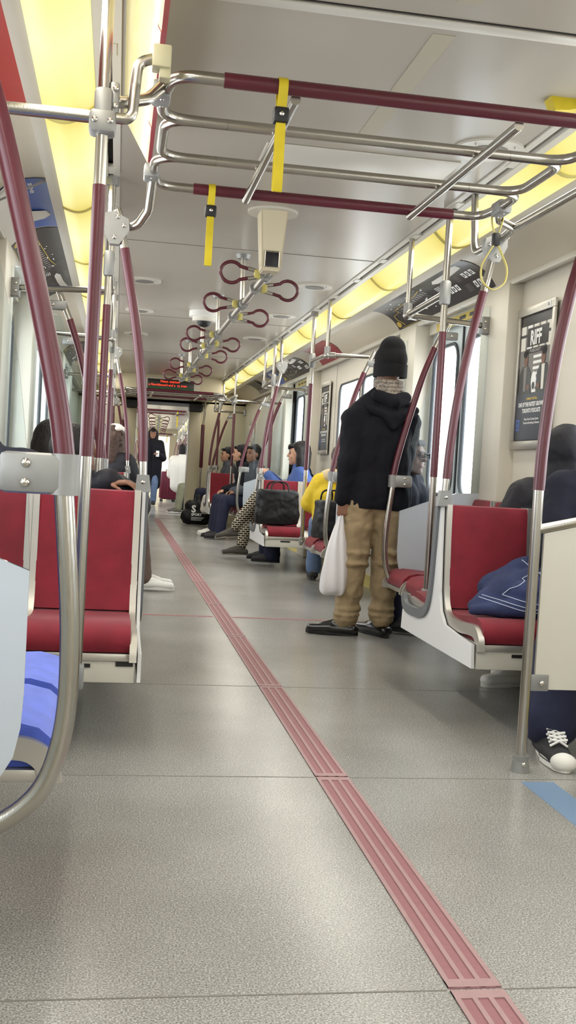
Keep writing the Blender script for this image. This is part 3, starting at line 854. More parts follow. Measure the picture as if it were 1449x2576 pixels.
r = thing('dome_camera', 'white round dome camera with dark lens on the ceiling', 'camera', (-.05, 9.2, 2.2))
obj('base', MB().disc((0, 0, .045), .13, .05, n=28), 'white', r); obj('collar', MB().disc((0, 0, .005), .10, .04, n=28), 'offwhite', r)
obj('dome', MB().sphere((0, 0, -.01), (.065, .065, .055)), 'black', r)
strap(-.34, 2.90, 1.985, 'yellow strap with black buckle on the front maroon rail of the nearest overhead frame', .27)
strap(-.43, 4.06, 1.985, 'yellow strap with black buckle on the rear maroon rail of the nearest overhead frame', .27)
r = thing('strap_loop', 'pale yellow teardrop strap loop with black buckle hanging at the right end of the frame', 'strap', (.685, 4.0, 1.985))
tear = [(0, 0, -.10), (-.03, 0, -.15), (-.052, 0, -.20), (-.045, 0, -.255), (0, 0, -.285), (.045, 0, -.255), (.052, 0, -.20), (.03, 0, -.15), (.002, 0, -.10)]
obj('loop', MB().ribbon(smooth_path(tear, 6), (0, 1, 0), .014, .004), 'yellow_pale', r)
obj('hanger_band', MB().ribbon(smooth_path([(0, .002, -.08), (-.016, .01, -.03), (-.02, 0, .015), (0, -.01, .024), (.02, -.01, -.01), (.004, -.002, -.08)], 5), (0, 1, 0), .014, .003), 'yellow_pale', r)
obj('buckle', MB().box((-.015, -.013, -.115), (.015, .013, -.065), .006), 'black', r)
# ------------------------------------------------------------------ car end
struct('wall_far', MB().box((-.80, 16.2, 2.02), (.80, 16.24, 2.3)).box((-1.55, 18.2, 2.0), (1.55, 18.25, 2.4)).box((-1.42, 18.2, 0), (-.52, 18.25, 2.03)).box((.52, 18.2, 0), (1.42, 18.25, 2.03)).box((-.52, 18.2, 1.98), (.52, 18.25, 2.03)).box((-.80, 16.2, 2.02), (.80, 18.25, 2.05)), 'cream_warm')
for s, n in ((1, 'right'), (-1, 'left')):
    struct(nm('trim'), MB().box((s * .44, 17.9, 0), (s * .64, 18.22, 1.84), .03), 'cream_warm', 'cream gangway post')
    struct(nm('trim'), MB().box((s * .43, 17.88, 1.84), (s * .66, 18.23, 1.97), .02), 'grey_dark')
    r = thing('gangway_pole', 'thick dark maroon upright beside the gangway, %s side' % n, 'pole', (s * .66, 17.7, 0))
    obj('lower_pole', MB().tube([(0, 0, .55), (0, 0, .9)], .016), 'steel', r)
    obj('sleeve', MB().box((-.03, -.012, .9), (.03, .012, 1.62), .008), 'maroon_dark', r)
    obj('upper_pole', MB().tube([(0, 0, 1.62), (.02, 0, 1.8), (.02, 0, 2.02)], .016), 'steel', r)
r = thing('message_sign', 'black message sign with red dot letters above the gangway', 'sign', (.02, 16.19, 2.135))
obj('backing', MB().box((-.44, -.012, -.10), (.44, .0, .10)), 'cream', r)
obj('display', MB().box((-.35, -.02, -.085), (.35, -.010, .075), .003), 'ad_black', r)
d = Decals(lambda a, b, off: V((a, -.021 - off, b)))
d.text('Next station', -.16, .025, .055, 'led_red', sx=1.05); d.text('a Northbound and a  ry train', -.335, -.028, .05, 'led_red', sx=.98)
d.quad(-.345, -.08, .345, -.04, 'led_green')
d.build(r, {'led_red': 'red_lettering', 'led_green': 'green_band'})
r = thing('framed_notice', 'small framed notice on the cream end wall', 'notice', (1.39, 17.0, 1.45), 0)
obj('frame', MB().box((-.012, -.24, -.22), (.03, .24, .22), .006), 'frame_alu', r); obj('sheet', MB().box((-.016, -.20, -.18), (-.010, .20, .18)), 'offwhite', r)
d = Decals(lambda a, b, off: V((-.017 - off, -a, b)))
d.line([(-.14, .1), (-.05, .1), (.02, 0), (.14, .02)], .012, 'ad_red'); d.line([(-.14, -.06), (.1, -.08)], .012, 'ad_red')
d.build(r, {'ad_red': 'red_route_lines'})
r = thing('device_box', 'dark grey box device on the right wall beside the door window', 'box', (1.335, 8.05, 1.68))
obj('body', MB().box((-.11, -.09, -.16), (0, .10, .12), .012), 'grey_dark', r); obj('lower_lip', MB().box((-.12, -.05, -.19), (-.02, .07, -.15), .008), 'black', r)
# ------------------------------------------------------------------ adverts
def cove_map(s, ya, yb):
    """a runs along the car (reading direction), b 0..1 up the curved panel"""
    def fn(a, b, off):
        x, z = cove_pt(s, b, .004 + off)
        return V((x, (yb - a) if s > 0 else (ya + a), z))
    return fn
def cove_card(s, ya, yb, mat, label, b0=.02, b1=.98):
    r = thing('curved_advert', label, 'advert', (0, 0, 0))
    fn = cove_map(s, ya, yb); L = yb - ya
    mb = MB().grid(lambda u, v: fn(u * L, b0 + (b1 - b0) * v, 0), 2, 10)
    obj('card', mb, mat, r)
    return r, Decals(fn), L
def text_bars(d, a, b, n, w, dh, h, mat, seed=1):
    rnd = random.Random(seed)
    for i in range(n): d.quad(a, b - i * dh, a + w * rnd.uniform(.6, 1), b - i * dh + h, mat)
NAMES = {'white': 'white_print', 'offwhite': 'white_print', 'ad_yellow': 'yellow_print', 'ad_grey': 'grey_print', 'ad_orange': 'orange_print', 'ad_red': 'red_print', 'ad_blue': 'blue_print', 'ad_black': 'black_print'}
def transit_map(s, ya, yb, label, seed=3):
    r, d, L = cove_card(s, ya, yb, 'ad_black', label)
    rnd = random.Random(seed)
    # yellow main line, stepped, with stations
    pts = [(.10 * L, .10), (.05 * L, .30), (.06 * L, .42), (.13 * L, .44), (.13 * L, .56), (.20 * L, .58), (.42 * L, .66), (.50 * L, .74)]
    d.line(pts, .014, 'ad_yellow'); d.ell(.035 * L, .16, .05, .075, 'ad_yellow')
    d.line([(.05 * L, .06), (.26 * L, .05)], .010, 'ad_yellow')
    d.line([(.43 * L, .92), (.56 * L, .35)], .010, 'ad_grey')
    for i in range(26):
        a = rnd.uniform(.08, .54) * L; b = rnd.uniform(.1, .8)
        d.quad(a, b, a + rnd.uniform(.02, .05), b + .022, 'white')
    for i in range(14):
        a = (.14 + .028 * i) * L; d.line([(a, .50 + .012 * i), (a + .02, .40 + .012 * i)], .008, 'white')
    d.poly([(.64 * L, .70), (.67 * L, .78), (.78 * L, .80), (.90 * L, .88), (.93 * L, .86), (.92 * L, .72), (.80 * L, .66), (.68 * L, .64)], 'offwhite')
    for k, (a0, b0) in enumerate(((.68, .26), (.86, .44), (.88, .16))):
        for i in range(3):
            a = (a0 + .032 * i) * L; d.quad(a, b0, a + .048, b0 + .15, 'white'); d.quad(a + .012, b0 + .04, a + .03, b0 + .11, 'ad_black', .002)
        text_bars(d, (a0 - .07) * L, b0 + .13, 5, .10, .035, .012, 'ad_grey', seed + k)
    text_bars(d, .60 * L, .55, 4, .14, .04, .016, 'white', 9); text_bars(d, .60 * L, .93, 3, .3, .03, .012, 'ad_grey', 5)
    d.build(r, NAMES)
transit_map(1, 5.84, 7.92, 'black transit map with yellow line, curved above the nearest right door')
r, d, L = cove_card(1, 9.95, 11.0, 'ad_maroon', 'red curved advert beyond the black transit map on the right')
text_bars(d, .1, .7, 4, .5, .12, .05, 'ad_red', 2); d.build(r, NAMES)
transit_map(1, 11.6, 13.4, 'black and white transit map curved above the second door on the right', 8)
r, d, L = cove_card(1, 13.45, 14.2, 'ad_blue', 'blue curved advert past the second right transit map')
d.ell(.4, .5, .2, .3, 'offwhite'); d.build(r, NAMES)
r, d, L = cove_card(1, 15.0, 15.9, 'ad_grey', 'grey curved advert near the far end of the right cove'); d.quad(.1, .2, .8, .8, 'ad_black'); d.build(r, NAMES)
transit_map(-1, 5.95, 8.15, 'dark transit map with orange and yellow lines curved along the left cove', 4)
r, d, L = cove_card(-1, 4.93, 5.92, 'ad_blue', 'blue curved advert with white lettering and a phone picture on the left', .02)
d.quad(.0, .02, L, .34, 'offwhite'); d.quad(.0, .02, .04, .98, 'ad_grey', .002)
d.poly([(.50, .40), (.56, .50), (.62, .86), (.70, .92), (.80, .80), (.80, .46), (.72, .40)], 'offwhite', .002)
d.poly([(.52, .42), (.58, .50), (.62, .66), (.72, .66), (.72, .42)], 'ad_red', .003); d.ell(.70, .84, .02, .04, 'ad_black', .003)
d.text('see', .07, .70, .13, 'white', bold=.002, sx=1.1); d.text('found', .15, .44, .15, 'white', bold=.002, sx=1.2)
text_bars(d, .12, .28, 5, .3, .05, .015, 'ad_grey', 6); d.build(r, NAMES)
r, d, L = cove_card(-1, 2.6, 3.95, 'ad_red', 'red curved advert at the top left corner'); d.text('found', .9, .35, .16, 'white', sx=1.2); d.build(r, NAMES)
transit_map(-1, 11.6, 13.4, 'second dark transit map on the left cove', 12)
def wall_poster(s, y, label, big=True, x=1.415):
    """poster in an aluminium frame; a 0..w reading direction, b 0..h up"""
    w, h = .50, .76
    r = thing('framed_poster', label, 'poster', (s * x, y, 1.13))
    fn = lambda a, b, off: V((-s * (.012 + off), -s * (a - w / 2), b))
    f = MB()
    for a0, b0, a1, b1 in ((0, 0, w, .045), (0, h - .045, w, h), (0, .045, .035, h - .045), (w - .035, .045, w, h - .045)):
        p, q = fn(a0, b0, 0), fn(a1, b1, .014); f.box([min(i, j) for i, j in zip(p, q)], [max(i, j) for i, j in zip(p, q)], .004)
    obj('frame', f, 'frame_alu', r)
    p, q = fn(.03, .04, -.008), fn(w - .03, h - .04, 0); obj('sheet', MB().box([min(i, j) for i, j in zip(p, q)], [max(i, j) for i, j in zip(p, q)]), 'ad_black', r)
    d = Decals(fn); X0, X1 = .036, w - .036; Wd = X1 - X0
    d.quad(X0, .44, X1, .66, 'ad_grey')
    d.quad(X0, .60, X1, .615, 'ad_black', .002)
    for i in range(5): d.quad(X0 + Wd * (.2 * i + .02), .53, X0 + Wd * (.2 * i + .17), .66, 'offwhite' if i != 1 else 'white', .0015)
    for i in range(7): d.quad(X0 + Wd * .45, .30 + .03 * i, X0 + Wd * .75, .315 + .03 * i, 'white', .0018)
    d.quad(X0 + Wd * .02, .30, X0 + Wd * .98, .44, 'ad_grey', .001)
    d.text('RIFF', w / 2, .555, .105, 'white', 'CENTER', .0035, .004, .80); d.poly([(X0 + Wd * .22, .545), (X1 - Wd * .12, .545), (X1 - Wd * .12, .645), (X0 + Wd * .22, .645)], 'ad_black', .0022)
    d.quad(X0 + Wd * .2, .51, X1 - Wd * .15, .535, 'ad_black', .0025); d.text('P O D C A S T', w / 2, .514, .022, 'white', 'CENTER', .0035)
    # two seated men in dark jackets
    for cx, k in ((.22, 1), (.78, -1)):
        a = X0 + Wd * cx
        d.poly([(a - .085, .29), (a - .08, .40), (a - .04, .445), (a + .04, .445), (a + .08, .40), (a + .085, .29)], 'ad_black', .0028)
        d.poly([(a - .015, .31), (a - .02, .44), (a + .02, .44), (a + .015, .31)], 'offwhite' if k < 0 else 'ad_grey', .0032)
        d.ell(a + k * .004, .48, .027, .042, 'skin_dim', .0034); d.ell(a - k * .004, .508, .028, .02, 'hair_black', .0038)
        d.ell(a + k * .05, .33, .02, .016, 'skin_dim', .004)
    d.ell(w / 2, .36, .035, .05, 'white', .0026); d.ell(w / 2, .335, .02, .02, 'ad_black', .003)
    d.quad(X0, .05, X1, .295, 'ad_navy', .0042)
    d.text('COMING THIS FALL', w / 2, .262, .017, 'ad_yellow', 'CENTER', .005, .0006); d.text('ONE OF THE FASTEST GROWING', w / 2, .228, .030, 'white', 'CENTER', .005, .0012, .80); d.text('TORONTO PODCASTS', w / 2, .195, .030, 'white', 'CENTER', .005, .0012, .80)
    d.text('News, Food, Comedy, Sports,', w / 2 + .01, .155, .016, 'white', 'CENTER', .005, .0004); d.text('Travel and Everything In Between', w / 2 + .01, .135, .016, 'white', 'CENTER', .005, .0004)
    text_bars(d, .15, .115, 2, .2, .014, .005, 'ad_grey', 3)
    d.quad(.05, .10, .10, .16, 'ad_blue', .005); d.quad(.06, .11, .085, .15, 'ad_black', .0055); d.quad(.066, .12, .08, .143, 'ad_blue', .006)
    d.build(r, dict(NAMES, white='white_lettering', ad_navy='navy_field', skin_dim='printed_faces', hair_black='printed_hair'))
    if big:
        n = obj('number_tag', MB().box([min(i, j) for i, j in zip(fn(w - .10, h - .038, .0142), fn(w - .055, h - .006, .0155))], [max(i, j) for i, j in zip(fn(w - .10, h - .038, .0142), fn(w - .055, h - .006, .0155))]), 'white', r)
        d = Decals(fn); d.text('06', w - .092, h - .033, .028, 'ad_black', off=.0165); d.build(n, {'ad_black': 'digits'})
pm('ad_navy', (48, 50, 62), 0.35)
wall_poster(1, 5.30, 'tall framed podcast poster reading RIFF on the right wall')
wall_poster(1, 10.95, 'smaller looking framed poster farther along the right wall', False)
wall_poster(-1, 5.30, 'framed poster on the left wall behind the poles', False)
# little notices over the doors
for y in (6.70, 12.5):
    r = thing('door_notice', 'yellow notice strip above the %s right door' % ('nearest' if y < 10 else 'second'), 'notice', (1.435, y, 2.0))
    obj('plate', MB().box((-.004, -.5, -.026), (.002, .5, .026)), 'ad_yellow', r)
    d = Decals(lambda a, b, off: V((-.005 - off, -a, b)))
    for i in range(4): d.quad(-.4 + i * .2, -.012, -.28 + i * .2, .012, 'ad_black')
    d.build(r, {'ad_black': 'black_print'})
# ------------------------------------------------------------------ soft shapes
def remesh(mb, voxel=.01, it=6, fac=.5, wr=0.0, wsc=.12, name='body'):
    """melt overlapping solids into one continuous skin, relax it, add soft folds"""
    me = mb.mesh(name, smooth=False)
    o = bpy.data.objects.new(name, me)
    m = o.modifiers.new('r', 'REMESH'); m.mode = 'VOXEL'; m.voxel_size = voxel
    s = o.modifiers.new('s', 'SMOOTH'); s.factor = fac; s.iterations = it
    if wr:
        t = bpy.data.textures.new('folds', 'CLOUDS'); t.noise_scale = wsc; t.noise_depth = 2
        d = o.modifiers.new('d', 'DISPLACE'); d.texture = t; d.strength = wr; d.texture_coords = 'LOCAL'; d.mid_level = .5
    out = baked(o); out.name = name; out.shade_smooth()
    return out
UP = V((0, 0, 1))
def hand(mb, w, d, n, side, curl=.5, s=1.0):
    """palm with four unequal bent fingers and a thumb; w wrist, d pointing, n palm normal, side towards the thumb"""
    d, n, side = V(d).normalized(), V(n).normalized(), V(side).normalized(); w = V(w)
    for k in (-.024, -.008, .008, .024):
        mb.cap(w + side * k * .6 * s, .014 * s, w + d * .085 * s + side * k * s, .012 * s, 8)
    for i, (k, L) in enumerate(((.027, .070), (.009, .080), (-.009, .075), (-.026, .058))):
        b = w + d * .088 * s + side * k * s
        a1 = curl * .9; a2 = curl * 2.0; a3 = curl * 3.0
        q = b; r = .0085 * s
        for a, f in ((a1, .45), (a2, .32), (a3, .23)):
            e = q + (d * math.cos(a) + n * math.sin(a)) * L * f * s
            mb.cap(q, r, e, r * .9, 8); q = e; r *= .92
    b = w + d * .028 * s + side * .026 * s
    m_ = b + (d * .6 + side * .7 + n * .35).normalized() * .038 * s
    mb.cap(b, .012 * s, m_, .0095 * s, 8); mb.cap(m_, .0095 * s, m_ + (d * .9 + n * .5).normalized() * .028 * s, .008 * s, 8)
def perp(f): return V((f.y, -f.x, 0)).normalized()          # the right-hand side of someone looking along f
class Person:
    """joints in metres relative to the figure's base; f body facing, hf head facing"""
    def __init__(s, base, f, hf=None, look=0.0, k=1.0):
        s.b = V(base); s.f = V((f[0], f[1], 0)).normalized(); s.r = perp(s.f)
        h = V(hf if hf else f); s.hf = V((h.x, h.y, look)).normalized(); s.hr = perp(V((h.x, h.y, 0)))
        s.hu = s.hr.cross(s.hf).normalized(); s.k = k; s.J = {}
    def at(s, fw, rt, z): return s.f * fw + s.r * rt + UP * z
    def torso(s, pelvis, chest, neck, head, sw=.19, hw=.085):
        J = s.J; J['P'], J['C'], J['N'], J['H'] = [V(q) for q in (pelvis, chest, neck, head)]
        J['SL'] = J['C'] - s.r * sw + UP * .10; J['SR'] = J['C'] + s.r * sw + UP * .10
        J['HL'] = J['P'] - s.r * hw; J['HR'] = J['P'] + s.r * hw
        return s
    def arms(s, eL, wL, eR, wR): s.J.update(EL=V(eL), WL=V(wL), ER=V(eR), WR=V(wR)); return s
    def legs(s, kL, aL, kR, aR): s.J.update(KL=V(kL), AL=V(aL), KR=V(kR), AR=V(aR)); return s
    def sit(s, seat=.43, lean=.0, spread=.11, fwd=.44, shin=.05, head=.0, tall=0.0):
        """usual seated pose on a seat whose top is at height seat; the base is under the pelvis"""
        p = s.at(0, 0, seat + .10); c = s.at(lean * .7 - .01, 0, seat + .40 + tall); n = s.at(lean - .0, 0, seat + .57 + tall); h = s.at(lean + .03 + head, 0, seat + .70 + tall)
        s.torso(p, c, n, h, .165)
        s.arms(s.at(lean * .5 + .06, -.235, seat + .26), s.at(lean * .5 + .27, -.14, seat + .20), s.at(lean * .5 + .06, .235, seat + .26), s.at(lean * .5 + .27, .14, seat + .20))
        s.legs(s.at(fwd, -spread, seat + .075), s.at(fwd + shin, -spread, .10), s.at(fwd, spread, seat + .075), s.at(fwd + shin, spread, .10))
        return s
    # -- meshes
    def body(s, label, skin='skin', voxel=.008, hands=True, cat='person', group=None, curl=.5):
        J = s.J; mb = MB(); H = J['H']; f, r, u = s.hf, s.hr, s.hu
        rot = Matrix((r, f, u)).transposed().to_euler()
        mb.sphere(H + u * .018 - f * .008, (.075, .094, .100), 20, 14, rot); mb.sphere(H + f * .020 - u * .045, (.062, .070, .072), 16, 12, rot)
        mb.sphere(H + f * .062 - u * .090, (.030, .026, .022), 12, 8, rot)
        mb.cap(H + f * .088 + u * .010, .009, H + f * .105 - u * .024, .0115, 8)
        for e in (-1, 1):
            mb.sphere(H + r * e * .077 - u * .012 - f * .005, (.010, .020, .031), 10, 8, rot); mb.sphere(H + r * e * .040 + f * .058 - u * .028, (.024, .022, .024), 10, 8, rot)
        mb.cap(H + f * .084 - u * .058 - r * .014, .008, H + f * .084 - u * .058 + r * .014, .008, 8)
        mb.cap(H + f * .078 + u * .034 - r * .03, .010, H + f * .078 + u * .034 + r * .03, .010, 8)
        mb.cap(H - u * .06 - f * .01, .052, J['N'] - UP * .03, .056, 14)
        for e in (-1, 1): mb.cap(J['P'] + s.r * e * .06, .095, J['C'] + s.r * e * .075, .10, 14)
        mb.cap(J['SL'] * .9 + J['SR'] * .1, .052, J['SR'] * .9 + J['SL'] * .1, .052, 12); mb.cap(J['C'] + UP * .04, .09, J['N'], .05, 12)
        for q in 'LR':
            mb.chain([J['S' + q], J['E' + q], J['W' + q]], [.046, .038, .026])
            mb.chain([J['H' + q], J['K' + q], J['A' + q]], [.08, .055, .036])
            if hands:
                d = (J['W' + q] - J['E' + q]).normalized(); e = -1 if q == 'L' else 1
                hd = s.J.get('D' + q, d); nn = s.J.get('Q' + q, -s.r * e * .4 - UP + s.f * .2)
                nn = V(nn); nn = (nn - hd * nn.dot(hd)).normalized()
                sd = hd.cross(nn) * (1 if q == 'R' else -1)
                if sd.dot(UP * .3 - s.r * e) < 0: sd = -sd
                hand(mb, J['W' + q], hd, nn, sd, curl)
            d = s.J.get('T' + q, s.f).normalized()
            mb.cap(J['A' + q] - UP * .03 - d * .03, .034, J['A' + q] - UP * .055 + d * .12, .026, 10)
        me = remesh(mb, voxel, 4, .4, name='person')
        s.o = obj('person', me, skin); s.o.matrix_world = XF @ Matrix.Translation(s.b)
        tag(s.o, label, cat, group)
        # eyes, brows, mouth
        m = MB(); m2 = MB()
        for e in (-1, 1):
            m.sphere(H + r * e * .031 + f * .079 + u * .006, (.012, .008, .007), 10, 8, rot)
            m2.cap(H + r * e * .016 + f * .089 + u * .026, .0035, H + r * e * .047 + f * .080 + u * .027, .003, 6)
        obj('eyes', m, 'hair_black', s.o); obj('eyebrows', m2, 'hair_black', s.o)
        m = MB().cap(H + f * .090 - u * .058 - r * .02, .0045, H + f * .090 - u * .058 + r * .02, .0045, 8); obj('mouth', m, 'lips', s.o)
        return s
    def hair(s, style, mat='hair_black', voxel=.009):
        H = s.J['H']; f, r, u = s.hf, s.hr, s.hu; rot = Matrix((r, f, u)).transposed().to_euler(); mb = MB()
        mb.sphere(H + u * .038 - f * .026, (.084, .094, .098), 20, 14, rot); mb.sphere(H - f * .042 - u * .02, (.076, .066, .085), 16, 12, rot)
        mb.cap(H + f * .062 + u * .082 - r * .04, .022, H + f * .062 + u * .082 + r * .04, .022, 10)
        if style in ('bob', 'long'):
            L = .115 if style == 'bob' else .30; w_ = -.022 if style == 'bob' else 0
            for e in (-1, 1):
                mb.chain([H + r * e * .072 + u * .05 + f * w_, H + r * e * .084 - u * .04 + f * (w_ - .01), H + r * e * .078 - u * L + f * (w_ - .012)], [.034, .042, .040])
                mb.chain([H + r * e * .05 - f * .06, H + r * e * .055 - f * .07 - u * L], [.05, .045])
            mb.chain([H - f * .07, H - f * .075 - u * L], [.06, .05])
            mb.chain([H + f * .075 + u * .075 - r * .05, H + f * .088 + u * .055, H + f * .075 + u * .075 + r * .05], [.022, .020, .022])
        if style == 'curly':
            rnd = random.Random(5)
            for i in range(46):
                t, p = rnd.uniform(0, 2 * PI), rnd.uniform(-.6, 1.3)
                d = r * math.cos(t) * math.cos(p) + f * (math.sin(t) * math.cos(p) * .9) + u * math.sin(p)
                if d.dot(f) > .45 and p < .7: continue
                mb.sphere(H - f * .02 + u * .02 + d * .105, .03, 8, 6)
            for e in (-1, 1): mb.chain([H + r * e * .08, H + r * e * .1 - u * .2 - f * .03], [.05, .06])
            mb.chain([H - f * .07, H - f * .09 - u * .2], [.08, .08])
        if style == 'bun': mb.sphere(H - f * .08 + u * .10, .045, 12, 8)
        obj('hair', remesh(mb, voxel, 3, name='hair'), mat, s.o); return s
    def top(s, mat, th=.03, hem=.16, voxel=.010, wr=.014, hood=None, name='jacket', sleeve=None):
        J = s.J; mb = MB(); dn = (J['P'] - J['C']).normalized()
        low = J['P'] + dn * (hem - .12)
        for e in (-1, 1):
            mb.cap(low + s.r * e * .075, .105 + th * .8, J['C'] + s.r * e * .085, .105 + th, 16)
        mb.cap(J['SL'] * .92 + J['SR'] * .08, .05 + th, J['SR'] * .92 + J['SL'] * .08, .05 + th, 14)
        mb.cap(J['C'] + UP * .06, .10 + th * .5, J['N'] - UP * .01, .062 + th * .5, 14)
        for q in 'LR': mb.chain([J['S' + q], J['E' + q], J['W' + q]], [.05 + th * .9, .042 + th * .8, .034 + th * .5])
        if hood == 'back': mb.chain([J['N'] - s.f * .07 - s.r * .09, J['N'] - s.f * .10 - UP * .03, J['N'] - s.f * .07 + s.r * .09], [.055, .065, .055])
        o = obj(name, remesh(mb, voxel, 5, wr=wr, name=name), mat, s.o)
        if hood == 'up':
            H = J['H']; f, r, u = s.hf, s.hr, s.hu; rot = Matrix((r, f, u)).transposed().to_euler(); h = MB()
            h.sphere(H + u * .03 - f * .045, (.115, .11, .125), 18, 12, rot); h.chain([H - f * .05 - u * .05, J['N'] - s.f * .03], [.105, .12])
            obj('hood', remesh(h, .01, 5, wr=.016, name='hood'), hood and mat, s.o)
        return s
    def bottoms(s, mat, r0=.098, r1=.078, r2=.066, voxel=.010, wr=.014, cut=.0, name='trousers', flare=0):
        J = s.J; mb = MB()
        mb.cap(J['HL'], .105, J['HR'], .105, 14)
        for q in 'LR':
            a = J['K' + q].lerp(J['A' + q], 1 - cut)
            mb.chain([J['H' + q], J['K' + q], a], [r0, r1, r2 + flare])
        # belly so the waistband closes under the top
        mb.cap(J['P'], .11, J['P'].lerp(J['C'], .3), .11, 14)
        obj(name, remesh(mb, voxel, 5, wr=wr, name=name), mat, s.o); return s
    def shoes(s, mat, sole='sole_white', kind='low', L=.25, k=1.0, laces=None):
        for q in 'LR':
            d = V(s.J.get('T' + q, s.f)); d = V((d.x, d.y, d.z * 1.0)).normalized(); A = s.J['A' + q]
            sd = d.cross(UP).normalized(); n = sd.cross(d).normalized()
            base = A - n * .085
            heel, toe = base - d * .05, base + d * (L - .075)
            mb = MB()
            for e in (-1, 1):
                mb.chain([heel + sd * e * .012 + n * .035, base + d * .08 + sd * e * .020 + n * .038, toe + sd * e * .012 + n * .028], [.030, .030, .026])
            mb.chain([A - n * .01 - d * .008, base + d * .05 + n * .055, base + d * .12 + n * .042], [.042 if kind != 'high' else .046, .040, .030])
            if kind == 'high': mb.cap(A - n * .02, .046, A + n * .05 - d * .005, .043, 12)
            so = obj('shoe', remesh(mb, .006, 4, name='shoe'), mat, s.o)
            sm = MB(); out = []
            for t in range(28):
                a = 2 * PI * t / 28; c, si = math.cos(a), math.sin(a)
                wd = (.042 if c > 0 else .034) * k
                out.append(base + d * (L / 2 - .062 + (L + .036) / 2 * c) + sd * si * wd * (1.0 if abs(c) < .7 else 1.1))
            for lvl in (.0, 1.0): pass
            lo = [sm.bm.verts.new(p - n * .0) for p in out]; hi = [sm.bm.verts.new(p + n * .026) for p in out]
            sm.bm.faces.new(lo); sm.bm.faces.new(hi)
            for i in range(28): sm.bm.faces.new((lo[i], lo[(i + 1) % 28], hi[(i + 1) % 28], hi[i]))
            obj('sole', sm, sole, so)
            if laces:
                lm = MB()
                for i in range(6):
                    t = i / 5; p = (base + d * .130 + n * .072).lerp(A + n * .03 + d * .050, t)
                    for e in (-1, 1): lm.tube([p - sd * e * .030 - n * .006, p + n * .012, p + sd * e * .030 + (n * .5 - d * .2) * .03], .0045, n=6)
                lm.tube([A + d * .05 + n * .02 - sd * .045, A + d * .06 + n * .045, A + d * .05 + n * .02 + sd * .045], .0035, n=6)
                obj('laces', lm, 'white', so)
                tc = MB().sphere(toe - d * .002 + n * .028, (.044, .044, .031), 18, 10); obj('toe_cap', tc, 'shoe_white', so)
                obj('sole_line', MB().tube([p * 1.0 + n * .020 + (p - (base + d * .045)).normalized() * .001 for p in out], .0022, closed=True, n=6), 'black', so)
        return s
pm('lips', (150, 84, 78), 0.5)
# ------------------------------------------------------------------ the standing man
p = Person((.74, 5.98, 0), (-.12, 1), hf=(-.25, 1), look=.02)
g = lambda x, y, z: V((x - .74, y - 5.98, z))
p.torso(g(.748, 5.98, .82), g(.765, 5.97, 1.19), g(.795, 5.97, 1.43), g(.802, 6.0, 1.575), .168, .085)
for q in ('SL', 'SR'): p.J[q] -= UP * .035
p.arms(g(.583, 5.93, 1.03), g(.556, 5.94, .80), g(.915, 6.04, 1.02), g(.90, 6.16, .82))
p.legs(g(.655, 5.99, .46), g(.632, 6.02, .09), g(.845, 6.0, .47), g(.85, 6.03, .09))
p.J['TL'] = V((-1, .32, 0)); p.J['TR'] = V((-.42, 1, 0)); p.J['DL'] = V((.05, .02, -1)); p.J['QL'] = V((.6, 1, 0))
p.body('man in black beanie and dark jacket standing with his back turned, holding a white bag', 'skin_dark', .006, curl=.75)
J = p.J
# beanie
H = J['H']; rot = Matrix((p.hr, p.hf, p.hu)).transposed().to_euler(); m = MB()
m.sphere(H + p.hu * .045 - p.hf * .008, (.092, .112, .10), 20, 14, rot); m.cap(H + p.hu * .02 - p.hf * .01, .094, H + p.hu * .105 - p.hf * .02, .078, 20)
bm_ = remesh(m, .008, 5, name='beanie')
b = obj('beanie', bm_, 'beanie', p.o)
cf = []
for t in range(36):
    a = 2 * PI * t / 36; cf.append(H + p.hr * .0885 * math.cos(a) + p.hf * (.106 * math.sin(a) - .009) - p.hu * .020)
cm = MB()
for i in range(36):
    q, w2 = cf[i], cf[(i + 1) % 36]
cm.ribbon(cf, p.hu, .075, .012, closed=True); obj('cuff', cm, 'beanie', b)
# knitted neck warmer
m = MB()
for i in range(5):
    c = J['N'] + UP * (-.035 + .022 * i) + p.f * .005
    m.tube([c + p.r * (.080 - .003 * i) * math.cos(2 * PI * t / 24) + p.f * (.080 - .003 * i) * math.sin(2 * PI * t / 24) for t in range(24)], .017, closed=True, n=8)
obj('knit_scarf', m, 'scarf', p.o)
# jacket with a hood lying on the back
m = MB()
for e in (-1, 1):
    m.cap(J['P'] + p.r * (.025 + e * .085) - UP * .03, .118, J['P'] + p.r * (.02 + e * .075) + UP * .14, .116, 16)
    m.cap(J['P'] + p.r * (.02 + e * .075) + UP * .14, .116, J['C'] + p.r * e * .068, .118, 16); m.cap(J['P'] + p.r * .02, .125, J['C'], .12, 16); m.cap(J['N'] - UP * .03 + p.r * e * .04, .07, (J['SR'] if e > 0 else J['SL']), .078, 14)
m.cap(J['SL'] + p.r * .03 - UP * .01, .078, J['SR'] - p.r * .03 - UP * .01, .078, 14); m.cap(J['C'] + UP * .08, .115, J['N'] - UP * .04, .085, 14)
m.chain([J['SL'], J['EL'], J['WL'] + UP * .012], [.080, .072, .050]); m.chain([J['SR'], J['ER'], J['WR']], [.082, .074, .056])
jk = remesh(m, .009, 5, wr=.028, wsc=.12, name='jacket')
